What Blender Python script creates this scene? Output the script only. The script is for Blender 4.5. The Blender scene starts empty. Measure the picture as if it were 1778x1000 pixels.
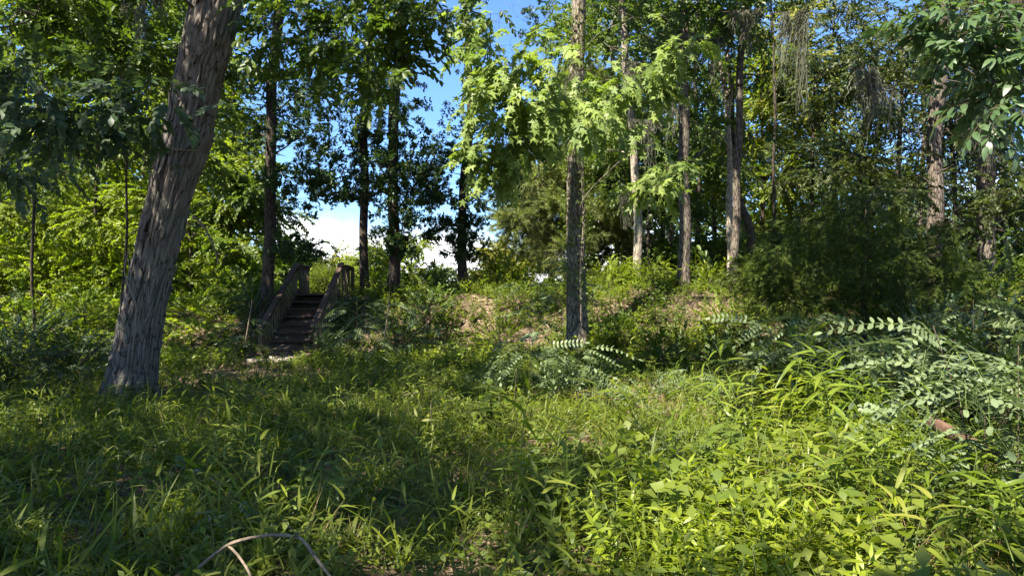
import bpy, math, random
import numpy as np
from mathutils import Vector, noise

random.seed(11)
rng = np.random.default_rng(11)
sc = bpy.context.scene
R = math.radians

# ------------------------------------------------------------------ camera
EYE = 1.62
cam_d = bpy.data.cameras.new("camera")
cam = bpy.data.objects.new("camera", cam_d)
sc.collection.objects.link(cam)
cam.location = (0, 0, EYE)
cam.rotation_euler = (R(90), 0, 0)
cam_d.lens = 24.0
cam_d.sensor_width = 36.0
cam_d.clip_end = 3000
sc.camera = cam

# ------------------------------------------------------------------ light
SUN = Vector((-0.42, -0.50, 0.86)).normalized()      # direction towards the sun
el = math.asin(SUN.z)
az = math.atan2(SUN.x, SUN.y)                        # clockwise from +Y
world = bpy.data.worlds.new("World")
sc.world = world
world.use_nodes = True
wn, wl = world.node_tree.nodes, world.node_tree.links
wn.clear()
w_out = wn.new("ShaderNodeOutputWorld")
w_bg = wn.new("ShaderNodeBackground")
w_bg.inputs["Strength"].default_value = 0.10
sky = wn.new("ShaderNodeTexSky")
sky.sky_type = 'NISHITA'
sky.sun_disc = False
sky.sun_elevation = el
sky.sun_rotation = az
sky.air_density = 1.0
sky.dust_density = 0.4
sky.ozone_density = 2.2
w_tc = wn.new("ShaderNodeTexCoord")
w_sep = wn.new("ShaderNodeSeparateXYZ")
wl.new(w_tc.outputs["Generated"], w_sep.inputs[0])
w_map = wn.new("ShaderNodeMapping")
w_map.inputs["Location"].default_value = (1.9, 0.35, 0.2)
w_map.inputs["Scale"].default_value = (2.6, 2.6, 7.0)
wl.new(w_tc.outputs["Generated"], w_map.inputs[0])
w_n = wn.new("ShaderNodeTexNoise")
w_n.inputs["Scale"].default_value = 1.0
w_n.inputs["Detail"].default_value = 7
w_n.inputs["Roughness"].default_value = 0.52
wl.new(w_map.outputs[0], w_n.inputs["Vector"])
w_low = wn.new("ShaderNodeMapRange")                 # more cloud towards the horizon
w_low.inputs["From Min"].default_value = 0.0
w_low.inputs["From Max"].default_value = 0.22
w_low.inputs["To Min"].default_value = 0.085
w_low.inputs["To Max"].default_value = -0.09
wl.new(w_sep.outputs["Z"], w_low.inputs["Value"])
w_add = wn.new("ShaderNodeMath"); w_add.operation = 'ADD'
wl.new(w_n.outputs["Fac"], w_add.inputs[0]); wl.new(w_low.outputs[0], w_add.inputs[1])
w_cr = wn.new("ShaderNodeMapRange")
w_cr.interpolation_type = 'SMOOTHSTEP'
w_cr.inputs["From Min"].default_value = 0.52
w_cr.inputs["From Max"].default_value = 0.66
wl.new(w_add.outputs[0], w_cr.inputs["Value"])
w_tint = wn.new("ShaderNodeMix"); w_tint.data_type = 'RGBA'; w_tint.blend_type = 'MULTIPLY'
w_tint.inputs["Factor"].default_value = 1.0
w_tint.inputs["B"].default_value = (0.42, 0.56, 0.76, 1)
wl.new(sky.outputs[0], w_tint.inputs["A"])
w_mix = wn.new("ShaderNodeMix"); w_mix.data_type = 'RGBA'
w_mix.inputs["B"].default_value = (4.7, 4.8, 4.9, 1)
wl.new(w_cr.outputs[0], w_mix.inputs["Factor"])
wl.new(w_tint.outputs["Result"], w_mix.inputs["A"])
wl.new(w_mix.outputs["Result"], w_bg.inputs["Color"])
wl.new(w_bg.outputs[0], w_out.inputs[0])

sun_d = bpy.data.lights.new("sun", 'SUN')
sun_d.energy = 5.0
sun_d.angle = R(0.5)
sun_d.color = (1.0, 0.92, 0.77)
sun = bpy.data.objects.new("sun", sun_d)
sc.collection.objects.link(sun)
sun.rotation_euler = SUN.to_track_quat('Z', 'Y').to_euler()
sun.location = (0, -5, 30)

vs = sc.view_settings
vs.view_transform = 'Standard'
vs.look = 'None'
vs.gamma = 1.0
vs.use_curve_mapping = False
vs.exposure = 2.12
sc.cycles.max_bounces = 6
sc.cycles.diffuse_bounces = 4
sc.cycles.transmission_bounces = 4
sc.cycles.glossy_bounces = 2
sc.cycles.use_denoising = True

# ------------------------------------------------------------------ helpers
F = 1185.0
def at(px, py, d):
    """world point on the ray of a point of the photograph at depth d"""
    return Vector(((px - 889) / F * d, d, EYE - (py - 500) / F * d))

def sstep(a, b, x):
    t = np.clip((x - a) / (b - a), 0, 1)
    return t * t * (3 - 2 * t)

def vnoise(x, y, s=1.0, seed=0.0):
    """cheap smooth value noise from sines (vectorised)"""
    x = x * s + seed * 3.1; y = y * s - seed * 1.7
    return (np.sin(x * 1.3 + 1.7 * np.sin(y * 0.9 + seed)) * np.cos(y * 1.1 + 1.3 * np.sin(x * 0.7))
            + 0.5 * np.sin(x * 2.7 + 2.1 * np.cos(y * 2.2) + seed) * np.cos(y * 2.9 + x * 0.4)) / 1.5

def ground_z(x, y):
    x = np.asarray(x, float); y = np.asarray(y, float)
    foot = 15.4 + 0.5 * vnoise(x, x * 0 + 3, 0.25) - 2.5 * sstep(-1.5, 1.5, x) + 0.3 * sstep(-8, -5.2, -x)
    foot = foot - 1.0 * sstep(7, 11, -x)
    crest = 18.7 + 0.3 * vnoise(x, x * 0, 0.4, 2) + 2.5 * sstep(7, 12, -x)
    h = 1.42 + 0.26 * sstep(-1, 4, x) - 0.35 * sstep(6.5, 9, -x)
    t = np.clip((y - foot) / (crest - foot), 0, 1)
    bank = h * (t * t * (3 - 2 * t) * 0.6 + t * 0.4)
    far = -0.25 * sstep(21, 30, y)
    z = bank + far
    z = z + 0.05 * vnoise(x, y, 0.8, 1) + 0.025 * vnoise(x, y, 2.3, 4)
    # the landing of the stairs and the slab at their foot sit on even ground
    return z

def gz(x, y):
    return float(ground_z(x, y))

C = sc.collection
def link(o):
    C.objects.link(o)
    return o

class MB:
    def __init__(s):
        s.v = []; s.f = []; s.m = []; s.uv = []
        s.n = 0
    def add(s, verts, faces, mat=0, uv=None):
        verts = np.asarray(verts, float).reshape(-1, 3)
        s.v.append(verts)
        b = s.n
        s.f.extend([tuple(i + b for i in f) for f in faces])
        s.m.extend([mat] * len(faces))
        s.uv.append(np.asarray(uv, float) if uv is not None else np.zeros((len(verts), 2)))
        s.n += len(verts)
    def mesh(s, name, mats, smooth=True):
        me = bpy.data.meshes.new(name)
        V = np.concatenate(s.v) if s.v else np.zeros((0, 3))
        UV = np.concatenate(s.uv) if s.uv else np.zeros((0, 2))
        me.from_pydata(V.tolist(), [], s.f)
        uvl = me.uv_layers.new(name="UVMap")
        li = np.empty(len(me.loops), dtype=np.int32)
        me.loops.foreach_get("vertex_index", li)
        uvl.data.foreach_set("uv", UV[li].astype(np.float32).ravel())
        for m in mats: me.materials.append(m)
        me.polygons.foreach_set("material_index", np.array(s.m, dtype=np.int32))
        me.polygons.foreach_set("use_smooth", np.full(len(s.f), smooth))
        me.update()
        return me
    def build(s, name, mats, parent=None, smooth=True, loc=None):
        if not isinstance(mats, (list, tuple)): mats = [mats]
        o = bpy.data.objects.new(name, s.mesh(name, mats, smooth))
        link(o)
        if parent is not None: o.parent = parent
        if loc is not None: o.location = loc
        return o

def tag(o, label=None, cat=None, group=None, kind=None):
    if label: o["label"] = label
    if cat: o["category"] = cat
    if group: o["group"] = group
    if kind: o["kind"] = kind
    return o

def empty(name, loc, rz=0.0):
    o = bpy.data.objects.new(name, None)
    o.empty_display_size = 0.2
    link(o)
    o.location = loc
    o.rotation_euler = (0, 0, rz)
    return o

def resample(pts, n):
    """smooth Catmull-Rom through pts, n samples; pts rows may hold extra columns"""
    P = np.asarray(pts, float)
    if len(P) == 2:
        t = np.linspace(0, 1, n)[:, None]
        return P[0] * (1 - t) + P[1] * t
    Q = np.vstack([2 * P[0] - P[1], P, 2 * P[-1] - P[-2]])
    out = []
    for u in np.linspace(0, len(P) - 1, n):
        i = min(int(u), len(P) - 2); t = u - i
        a, b, c, d = Q[i], Q[i + 1], Q[i + 2], Q[i + 3]
        out.append(0.5 * (2 * b + (c - a) * t + (2 * a - 5 * b + 4 * c - d) * t * t + (3 * b - a - 3 * c + d) * t ** 3))
    return np.array(out)

def tube(mb, pts, radii, seg=8, mat=0, disp=None, cap=True):
    P = np.asarray(pts, float); rad = np.asarray(radii, float)
    n = len(P)
    T = np.gradient(P, axis=0); T /= np.linalg.norm(T, axis=1)[:, None] + 1e-9
    ref = np.array([0.0, 1.0, 0.0]) if abs(T[0][1]) < 0.9 else np.array([1.0, 0, 0])
    A = np.cross(T, ref); A /= np.linalg.norm(A, axis=1)[:, None] + 1e-9
    B = np.cross(T, A)
    L = np.concatenate([[0], np.cumsum(np.linalg.norm(np.diff(P, axis=0), axis=1))])
    th = np.linspace(0, 2 * math.pi, seg + 1) + math.pi / 2
    cs, sn = np.cos(th), np.sin(th)
    rr = np.repeat(rad[:, None], seg + 1, 1)
    if disp is not None: rr = rr + disp(th, L, rad)
    V = P[:, None, :] + rr[..., None] * (cs[None, :, None] * A[:, None, :] + sn[None, :, None] * B[:, None, :])
    UV = np.stack([np.repeat((th * rad.mean())[None, :], n, 0), np.repeat(L[:, None], seg + 1, 1)], -1)
    faces = []
    w = seg + 1
    for i in range(n - 1):
        for j in range(seg):
            a = i * w + j
            faces.append((a, a + 1, a + w + 1, a + w))
    V = V.reshape(-1, 3); UV = UV.reshape(-1, 2)
    if cap:
        V = np.vstack([V, P[0], P[-1]]); UV = np.vstack([UV, [0, 0], [0, 0]])
        c0, c1 = len(V) - 2, len(V) - 1
        for j in range(seg):
            faces.append((c0, j + 1, j))
            faces.append((c1, (n - 1) * w + j, (n - 1) * w + j + 1))
    mb.add(V, faces, mat, UV)

def box(mb, lo, hi, mat=0, bev=0.0, M=None, jit=0.0):
    """box with chamfered long edges (octagonal section along its longest axis)"""
    lo = np.array(lo, float); hi = np.array(hi, float)
    ax = int(np.argmax(hi - lo)); o = [i for i in range(3) if i != ax]
    c = (lo + hi) / 2; h = (hi - lo) / 2
    b = bev if bev else min(h[o[0]], h[o[1]]) * 0.12
    p2 = [(-h[o[0]] + b, -h[o[1]]), (h[o[0]] - b, -h[o[1]]), (h[o[0]], -h[o[1]] + b), (h[o[0]], h[o[1]] - b),
          (h[o[0]] - b, h[o[1]]), (-h[o[0]] + b, h[o[1]]), (-h[o[0]], h[o[1]] - b), (-h[o[0]], -h[o[1]] + b)]
    V = []; UV = []
    for e in (-1, 1):
        for k, (a, d) in enumerate(p2):
            v = np.zeros(3); v[ax] = e * h[ax]; v[o[0]] = a; v[o[1]] = d
            V.append(v + c + rng.normal(0, jit, 3) if jit else v + c)
            UV.append((k * 0.05, (v + c)[ax]))
    V = np.array(V)
    if M is not None: V = np.array([tuple(M @ Vector(v)) for v in V])
    F_ = [(k, (k + 1) % 8, 8 + (k + 1) % 8, 8 + k) for k in range(8)] + [tuple(range(7, -1, -1)), tuple(range(8, 16))]
    mb.add(V, F_, mat, UV)

# ------------------------------------------------------------------ materials
def new_mat(name):
    m = bpy.data.materials.new(name); m.use_nodes = True
    m.node_tree.nodes.clear()
    return m, m.node_tree.nodes, m.node_tree.links

def ramp(nd, stops):
    r = nd.new("ShaderNodeValToRGB")
    e = r.color_ramp.elements
    e[0].position, e[0].color = stops[0][0], (*stops[0][1], 1)
    e[1].position, e[1].color = stops[-1][0], (*stops[-1][1], 1)
    for p, c in stops[1:-1]:
        k = e.new(p); k.color = (*c, 1)
    return r

def leaf_mat(name, cols, trans=0.42, rough=0.45, spec=0.4, tcol=(1.9, 2.0, 0.8)):
    """thin leaf: reflecting and light-passing; cols = shades found among the leaves"""
    m, nd, lk = new_mat(name)
    out = nd.new("ShaderNodeOutputMaterial")
    oi = nd.new("ShaderNodeObjectInfo")
    geo = nd.new("ShaderNodeNewGeometry")
    tc = nd.new("ShaderNodeTexCoord")
    nz = nd.new("ShaderNodeTexNoise"); nz.inputs["Scale"].default_value = 0.9; nz.inputs["Detail"].default_value = 2
    lk.new(geo.outputs["Position"], nz.inputs["Vector"])
    a = nd.new("ShaderNodeMath"); a.operation = 'MULTIPLY_ADD'; a.inputs[1].default_value = 0.40
    lk.new(oi.outputs["Random"], a.inputs[0])
    s = nd.new("ShaderNodeMath"); s.operation = 'MULTIPLY_ADD'; s.inputs[1].default_value = 1.0; s.inputs[2].default_value = -0.42
    lk.new(nz.outputs["Fac"], s.inputs[0])
    isl = nd.new("ShaderNodeMath"); isl.operation = 'MULTIPLY_ADD'; isl.inputs[1].default_value = 0.42
    lk.new(geo.outputs["Random Per Island"], isl.inputs[0]); lk.new(s.outputs[0], isl.inputs[2])
    lk.new(isl.outputs[0], a.inputs[2])
    r = ramp(nd, [(i / (len(cols) - 1), c) for i, c in enumerate(cols)])
    lk.new(a.outputs[0], r.inputs[0])
    b = nd.new("ShaderNodeBsdfPrincipled")
    b.inputs["Roughness"].default_value = rough
    b.inputs["Specular IOR Level"].default_value = spec
    lk.new(r.outputs[0], b.inputs["Base Color"])
    t = nd.new("ShaderNodeBsdfTranslucent")
    mu = nd.new("ShaderNodeMix"); mu.data_type = 'RGBA'; mu.blend_type = 'MULTIPLY'
    mu.inputs["Factor"].default_value = 1
    mu.inputs["B"].default_value = (*tcol, 1)
    lk.new(r.outputs[0], mu.inputs["A"]); lk.new(mu.outputs["Result"], t.inputs["Color"])
    mx = nd.new("ShaderNodeMixShader"); mx.inputs[0].default_value = trans
    lk.new(b.outputs[0], mx.inputs[1]); lk.new(t.outputs[0], mx.inputs[2])
    lk.new(mx.outputs[0], out.inputs[0])
    return m

def bark_mat(name, dark, mid, light, su=22.0, sv=3.0, bump=0.6, green=0.15, dist=0.02, edge=.16, pos=(.05, .36, .68)):
    m, nd, lk = new_mat(name)
    out = nd.new("ShaderNodeOutputMaterial"); b = nd.new("ShaderNodeBsdfPrincipled")
    tc = nd.new("ShaderNodeTexCoord"); mp = nd.new("ShaderNodeMapping")
    mp.inputs["Scale"].default_value = (su, sv, 1)
    lk.new(tc.outputs["UV"], mp.inputs[0])
    n1 = nd.new("ShaderNodeTexNoise"); n1.inputs["Scale"].default_value = 1; n1.inputs["Detail"].default_value = 8
    n1.inputs["Roughness"].default_value = 0.62; n1.inputs["Distortion"].default_value = 0.5
    lk.new(mp.outputs[0], n1.inputs["Vector"])
    v = nd.new("ShaderNodeTexVoronoi"); v.feature = 'DISTANCE_TO_EDGE'; v.inputs["Scale"].default_value = 0.7
    wv = nd.new("ShaderNodeVectorMath"); wv.operation = 'ADD'
    lk.new(mp.outputs[0], wv.inputs[0]); lk.new(n1.outputs["Color"], wv.inputs[1])
    lk.new(wv.outputs[0], v.inputs["Vector"])
    vm = nd.new("ShaderNodeMapRange"); vm.inputs["From Max"].default_value = edge
    lk.new(v.outputs["Distance"], vm.inputs["Value"])
    mul = nd.new("ShaderNodeMath"); mul.operation = 'MULTIPLY'
    lk.new(n1.outputs["Fac"], mul.inputs[0]); lk.new(vm.outputs[0], mul.inputs[1])
    r = ramp(nd, [(pos[0], dark), (pos[1], mid), (pos[2], light)])
    lk.new(mul.outputs[0], r.inputs[0])
    # lichen and large tone changes
    n2 = nd.new("ShaderNodeTexNoise"); n2.inputs["Scale"].default_value = 3.0; n2.inputs["Detail"].default_value = 6
    lk.new(tc.outputs["Object"], n2.inputs["Vector"])
    mr = nd.new("ShaderNodeMapRange"); mr.inputs["From Min"].default_value = 0.52; mr.inputs["From Max"].default_value = 0.72
    mr.inputs["To Max"].default_value = green * 3
    lk.new(n2.outputs["Fac"], mr.inputs["Value"])
    mg = nd.new("ShaderNodeMix"); mg.data_type = 'RGBA'
    mg.inputs["B"].default_value = (light[0] * 0.85, light[1] * 1.05, light[2] * 0.85, 1)
    lk.new(mr.outputs[0], mg.inputs["Factor"]); lk.new(r.outputs[0], mg.inputs["A"])
    lk.new(mg.outputs["Result"], b.inputs["Base Color"])
    b.inputs["Roughness"].default_value = 0.9
    b.inputs["Specular IOR Level"].default_value = 0.15
    bp = nd.new("ShaderNodeBump"); bp.inputs["Strength"].default_value = bump; bp.inputs["Distance"].default_value = dist
    lk.new(mul.outputs[0], bp.inputs["Height"]); lk.new(bp.outputs[0], b.inputs["Normal"])
    lk.new(b.outputs[0], out.inputs[0])
    return m

def plain_mat(name, cols, scale=8.0, rough=0.85, bump=0.3, stretch=(1, 1, 1), dist=0.01, spec=0.2):
    m, nd, lk = new_mat(name)
    out = nd.new("ShaderNodeOutputMaterial"); b = nd.new("ShaderNodeBsdfPrincipled")
    tc = nd.new("ShaderNodeTexCoord"); mp = nd.new("ShaderNodeMapping"); mp.inputs["Scale"].default_value = stretch
    lk.new(tc.outputs["Object"], mp.inputs[0])
    n1 = nd.new("ShaderNodeTexNoise"); n1.inputs["Scale"].default_value = scale; n1.inputs["Detail"].default_value = 8
    n1.inputs["Roughness"].default_value = 0.65
    lk.new(mp.outputs[0], n1.inputs["Vector"])
    r = ramp(nd, [(0.3 + 0.4 * i / (len(cols) - 1), c) for i, c in enumerate(cols)])
    lk.new(n1.outputs["Fac"], r.inputs[0]); lk.new(r.outputs[0], b.inputs["Base Color"])
    b.inputs["Roughness"].default_value = rough; b.inputs["Specular IOR Level"].default_value = spec
    bp = nd.new("ShaderNodeBump"); bp.inputs["Strength"].default_value = bump; bp.inputs["Distance"].default_value = dist
    lk.new(n1.outputs["Fac"], bp.inputs["Height"]); lk.new(bp.outputs[0], b.inputs["Normal"])
    lk.new(b.outputs[0], out.inputs[0])
    return m

M = {}
M['oak'] = leaf_mat("dark_oak_leaf", [(.018, .036, .012), (.032, .062, .018), (.050, .088, .022)], trans=0.28, rough=0.42, spec=.3)
M['broad'] = leaf_mat("broad_leaf", [(.036, .062, .012), (.064, .102, .015), (.110, .150, .020)], trans=0.42, rough=0.45)
M['olive'] = leaf_mat("shade_darkened_leaf", [(.028, .040, .011), (.044, .062, .013), (.072, .092, .018)], trans=0.36, rough=0.48, spec=.35)  # broad leaf darkened to olive, the right wood's shade put into its colour
M['bright'] = leaf_mat("bright_leaf", [(.080, .115, .010), (.125, .170, .013), (.205, .235, .020)], trans=0.48, rough=0.5, spec=.35)
M['gold'] = leaf_mat("yellowing_leaf", [(.150, .160, .030), (.210, .210, .045), (.280, .260, .070)], trans=0.45, rough=0.5, spec=.3)
M['gum'] = leaf_mat("sweetgum_leaf", [(.095, .145, .038), (.150, .205, .052), (.220, .265, .068)], trans=0.36, rough=0.5, spec=.25)
M['dusky'] = leaf_mat("dusky_leaf", [(.034, .058, .030), (.048, .080, .038), (.068, .104, .044)], trans=0.3, rough=0.48, spec=.3)
M['pine'] = leaf_mat("pine_needle", [(.120, .150, .045), (.170, .200, .065), (.220, .240, .085)], trans=0.3, rough=0.5, spec=.3)
M['cedar'] = leaf_mat("cedar_foliage", [(.032, .050, .008), (.052, .078, .011), (.080, .108, .015)], trans=0.25, rough=0.6, spec=.2)
M['locust'] = leaf_mat("locust_leaflet", [(.062, .095, .045), (.105, .142, .070), (.135, .175, .085), (.165, .195, .095)], trans=0.26, rough=0.5, spec=.3, tcol=(1.5, 1.7, .8))
M['hick'] = leaf_mat("hickory_leaf", [(.045, .085, .035), (.065, .110, .045), (.090, .140, .055)], trans=0.35, rough=0.35, spec=.6)
M['grass'] = leaf_mat("grass_blade", [(.048, .072, .012), (.082, .112, .014), (.130, .160, .018), (.200, .205, .038)], trans=0.42, rough=0.5, spec=.3)
M['straw'] = leaf_mat("dry_straw", [(.19, .13, .065), (.28, .20, .10), (.36, .27, .15)], trans=0.25, rough=0.7, spec=.2, tcol=(1.1, 1, .8))
M['herb'] = leaf_mat("herb_leaf", [(.048, .074, .014), (.082, .118, .017), (.145, .175, .024)], trans=0.42, rough=0.5, spec=.35)
M['lime'] = leaf_mat("lime_leaf", [(.110, .150, .010), (.175, .220, .014), (.240, .270, .024)], trans=0.45, rough=0.45, spec=.35)
M['cane'] = leaf_mat("cane_leaf", [(.072, .120, .012), (.125, .170, .016), (.215, .230, .030)], trans=0.42, rough=0.4, spec=.45)
M['litter'] = leaf_mat("dead_leaf", [(.085, .050, .032), (.160, .098, .062), (.240, .170, .118), (.310, .240, .172)], trans=0.12, rough=0.8, spec=.15, tcol=(1.1, .9, .6))
M['moss'] = leaf_mat("spanish_moss_fibre", [(.085, .088, .060), (.125, .128, .092), (.18, .182, .135)], trans=0.3, rough=0.9, spec=.1, tcol=(1, 1, .9))
M['twig'] = plain_mat("twig_bark", [(.035, .024, .016), (.08, .058, .042)], 30, bump=.4)
M['stem'] = plain_mat("green_stem", [(.05, .08, .02), (.10, .13, .035)], 20, bump=.1)
M['palestem'] = plain_mat("pale_stem", [(.17, .13, .09), (.24, .19, .14)], 25, bump=.3)
M['shag'] = bark_mat("shaggy_bark", (.028, .023, .019), (.098, .083, .071), (.20, .178, .155), 30, 3.4, .9, .12, .012, .05, (.12, .34, .66))
M['barkdark'] = bark_mat("dark_bark", (.015, .011, .009), (.050, .038, .031), (.10, .078, .064), 42, 7, .8, .2, .015)
M['barkmid'] = bark_mat("ridged_bark", (.026, .020, .016), (.098, .078, .063), (.20, .168, .138), 40, 6.5, .8, .15, .015)
M['barkgum'] = bark_mat("gum_bark", (.040, .031, .024), (.150, .122, .098), (.30, .255, .21), 40, 6.5, .8, .15, .015)
M['barkpale'] = bark_mat("pale_bark", (.10, .080, .060), (.26, .215, .175), (.42, .37, .31), 30, 9, .6, .2, .01)

# ------------------------------------------------------------------ leaf shapes (grow along +X, upper face +Z)
def rotm(yaw=0, pitch=0, roll=0):
    cy, sy, cp, sp, cr, sr = math.cos(yaw), math.sin(yaw), math.cos(pitch), math.sin(pitch), math.cos(roll), math.sin(roll)
    Rz = np.array([[cy, -sy, 0], [sy, cy, 0], [0, 0, 1]])
    Ry = np.array([[cp, 0, -sp], [0, 1, 0], [sp, 0, cp]])      # positive pitch lifts +X
    Rx = np.array([[1, 0, 0], [0, cr, -sr], [0, sr, cr]])
    return Rz @ Ry @ Rx

def leaf(mb, o, Rm, L, W, prof='ovate', segs=3, fold=0.12, curl=0.25, mat=0):
    ts = np.linspace(0, 1, segs + 1)
    if prof == 'ovate': w = np.sin(np.pi * ts ** 0.75) ** 0.9
    elif prof == 'spat': w = np.sin(np.pi * ts ** 1.7) ** 0.8
    elif prof == 'oval': w = np.sin(np.pi * np.clip(ts * 0.92 + 0.04, 0, 1)) ** 0.55; w[0] = 0.15; w[-1] = 0.3
    elif prof == 'lance': w = np.sin(np.pi * ts ** 0.6)
    else: w = (1 - ts) ** 0.7 * np.minimum(1, ts * 8 + 0.4)
    x = ts * L; z = -curl * L * ts ** 2
    V = []; idx = []
    for i in range(segs + 1):
        if w[i] < 0.02:
            V.append((x[i], 0, z[i])); idx.append((len(V) - 1,) * 3)
        else:
            h = w[i] * W / 2
            V += [(x[i], h, z[i] + fold * h), (x[i], 0, z[i]), (x[i], -h, z[i] + fold * h)]
            idx.append((len(V) - 3, len(V) - 2, len(V) - 1))
    Fc = []
    for i in range(segs):
        a, b = idx[i], idx[i + 1]
        for s in (0, 1):
            q = [a[s], b[s], b[s + 1], a[s + 1]]
            q2 = [k for j, k in enumerate(q) if k not in q[:j]]
            if len(q2) >= 3: Fc.append(tuple(q2[::-1]))
    mb.add(np.array(V) @ Rm.T + np.asarray(o), Fc, mat)

def flat_leaf(mb, o, Rm, L, W, blunt=False, mat=0, bend=0.1):
    """small far leaf: one folded pair of faces"""
    if blunt:
        V = [(0, 0, 0), (.35 * L, W * .42, .1 * W), (.8 * L, W * .46, 0), (L, 0, -bend * L), (.8 * L, -W * .46, 0), (.35 * L, -W * .42, .1 * W)]
        Fc = [(0, 3, 2, 1), (0, 5, 4, 3)]
    else:
        V = [(0, 0, 0), (.45 * L, W / 2, .12 * W), (L, 0, -bend * L), (.45 * L, -W / 2, .12 * W)]
        Fc = [(0, 2, 1), (0, 3, 2)]
    mb.add(np.array(V) @ Rm.T + np.asarray(o), Fc, mat)

def star_leaf(mb, o, Rm, S, mat=0):
    """five pointed lobes on a slim stalk"""
    V = [(0.32 * S, 0, 0)]
    base = 0.12 * S
    V.append((base, 0, 0))
    angs = [-130, -65, 0, 65, 130]
    rads = [0.52, 0.78, 0.92, 0.78, 0.52]
    out = []
    for k, (a, r_) in enumerate(zip(angs, rads)):
        out.append((R(a), r_))
        if k < 4: out.append((R((a + angs[k + 1]) / 2), 0.30))
    for a, r_ in out:
        V.append((0.32 * S + math.cos(a) * r_ * S * 0.75, math.sin(a) * r_ * S * 0.75, -0.16 * S * r_ * r_ + random.uniform(-.02, .02) * S))
    Fc = [(0, 2 + k, 3 + k) for k in range(8)] + [(0, 10, 1), (0, 1, 2)]
    mb.add(np.array(V) @ Rm.T + np.asarray(o), Fc, mat)

PROTO = {}
def proto_collection(kind, meshes):
    col = bpy.data.collections.new("sprays_" + kind)
    for i, me in enumerate(meshes):
        o = bpy.data.objects.new("%s_spray_%02d" % (kind, i), me)
        col.objects.link(o)
    PROTO[kind] = (col, len(meshes))

def sprig(kind_leaf, n, L, ls, mats, droop=0.25, spread=0.5, twig_r=0.004, var=0.3, name="sprig"):
    """a twig with alternating leaves"""
    mb = MB()
    t = np.linspace(0, 1, 5)
    bend = random.uniform(-.25, .25)
    tw = np.stack([t * L, bend * L * t * t, -droop * L * t * t], 1)
    tube(mb, tw, twig_r * (1.1 - 0.9 * t), 3, 1, cap=False)
    for k in range(n):
        u = 0.12 + 0.88 * (k + random.random() * .6) / n
        o = np.array([u * L, bend * L * u * u, -droop * L * u * u])
        side = 1 if k % 2 else -1
        yaw = side * random.uniform(0.5, 1.25) * (1 - 0.5 * u) + bend
        pitch = random.uniform(-0.55, 0.35) - droop * u
        roll = random.uniform(-0.6, 0.6)
        s = ls * random.uniform(1 - var, 1 + var)
        if k == n - 1: yaw = bend; o = tw[-1]
        kind_leaf(mb, o, rotm(yaw, pitch, roll), s)
    return mb.mesh(name, mats)

def cluster_whorls(kind_leaf, nw, per, L, ls, mats, name="whorls"):
    """twig with whorls of radiating leaves (oaks)"""
    mb = MB()
    t = np.linspace(0, 1, 4)
    tube(mb, np.stack([t * L, 0 * t, -.1 * L * t * t], 1), .004 * (1.1 - .8 * t), 3, 1, cap=False)
    for w in range(nw):
        c = np.array([L * random.uniform(.25, 1), random.uniform(-.28, .28) * L, random.uniform(-.2, .2) * L])
        if w == 0: c = np.array([L, 0, -.1 * L])
        ax = random.uniform(-.6, .6)
        for k in range(per):
            a = 2 * math.pi * (k + random.random() * .5) / per
            yaw = ax + 1.15 * math.sin(a); pitch = 0.8 * math.cos(a) - .1
            kind_leaf(mb, c, rotm(yaw, pitch, random.uniform(-.6, .6)), ls * random.uniform(.7, 1.2))
    return mb.mesh(name, mats)

def mk(kind, fn, n=4):
    proto_collection(kind, [fn() for _ in range(n)])

lo_small = lambda mb, o, Rm, s: flat_leaf(mb, o, Rm, s, s * .42, blunt=True)
lo_ov = lambda mb, o, Rm, s: flat_leaf(mb, o, Rm, s, s * .55, blunt=True, bend=.2)
lo_nar = lambda mb, o, Rm, s: flat_leaf(mb, o, Rm, s, s * .3)
mk('oak', lambda: cluster_whorls(lo_small, 5, 7, .42, .105, [M['oak'], M['twig']]))
mk('broad', lambda: sprig(lo_ov, 17, .55, .105, [M['broad'], M['twig']]))
mk('olive', lambda: sprig(lo_ov, 17, .5, .085, [M['olive'], M['twig']]))
mk('bright', lambda: sprig(lo_ov, 19, .6, .10, [M['bright'], M['twig']]))
mk('gold', lambda: sprig(lo_ov, 17, .6, .10, [M['gold'], M['twig']]))
mk('dusky', lambda: sprig(lambda mb, o, Rm, s: leaf(mb, o, Rm, s, s * .55, 'ovate', 3, .1, .2), 15, .55, .125, [M['dusky'], M['twig']]))
mk('duskyfine', lambda: sprig(lo_ov, 17, .5, .085, [M['dusky'], M['twig']]))
mk('gum', lambda: sprig(lambda mb, o, Rm, s: star_leaf(mb, o, Rm, s), 12, .5, .16, [M['gum'], M['twig']], droop=.35))
def hick():
    mb = MB()
    t = np.linspace(0, 1, 5); L = .3
    tube(mb, np.stack([t * L, 0 * t, -.15 * L * t * t], 1), .004 * (1.1 - .8 * t), 4, 1, cap=False)
    for k in range(7):
        u = .25 + .75 * k / 6
        yaw = (1 if k % 2 else -1) * (1.35 * (1 - u) + .25)
        if k == 6: yaw = 0
        leaf(mb, (u * L, 0, -.15 * L * u * u), rotm(yaw, random.uniform(-.5, .1), random.uniform(-.4, .4)), random.uniform(.10, .165), .05, 'ovate', 4, .15, .3)
    return mb.mesh("hick", [M['hick'], M['twig']])
mk('hick', hick)
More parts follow.
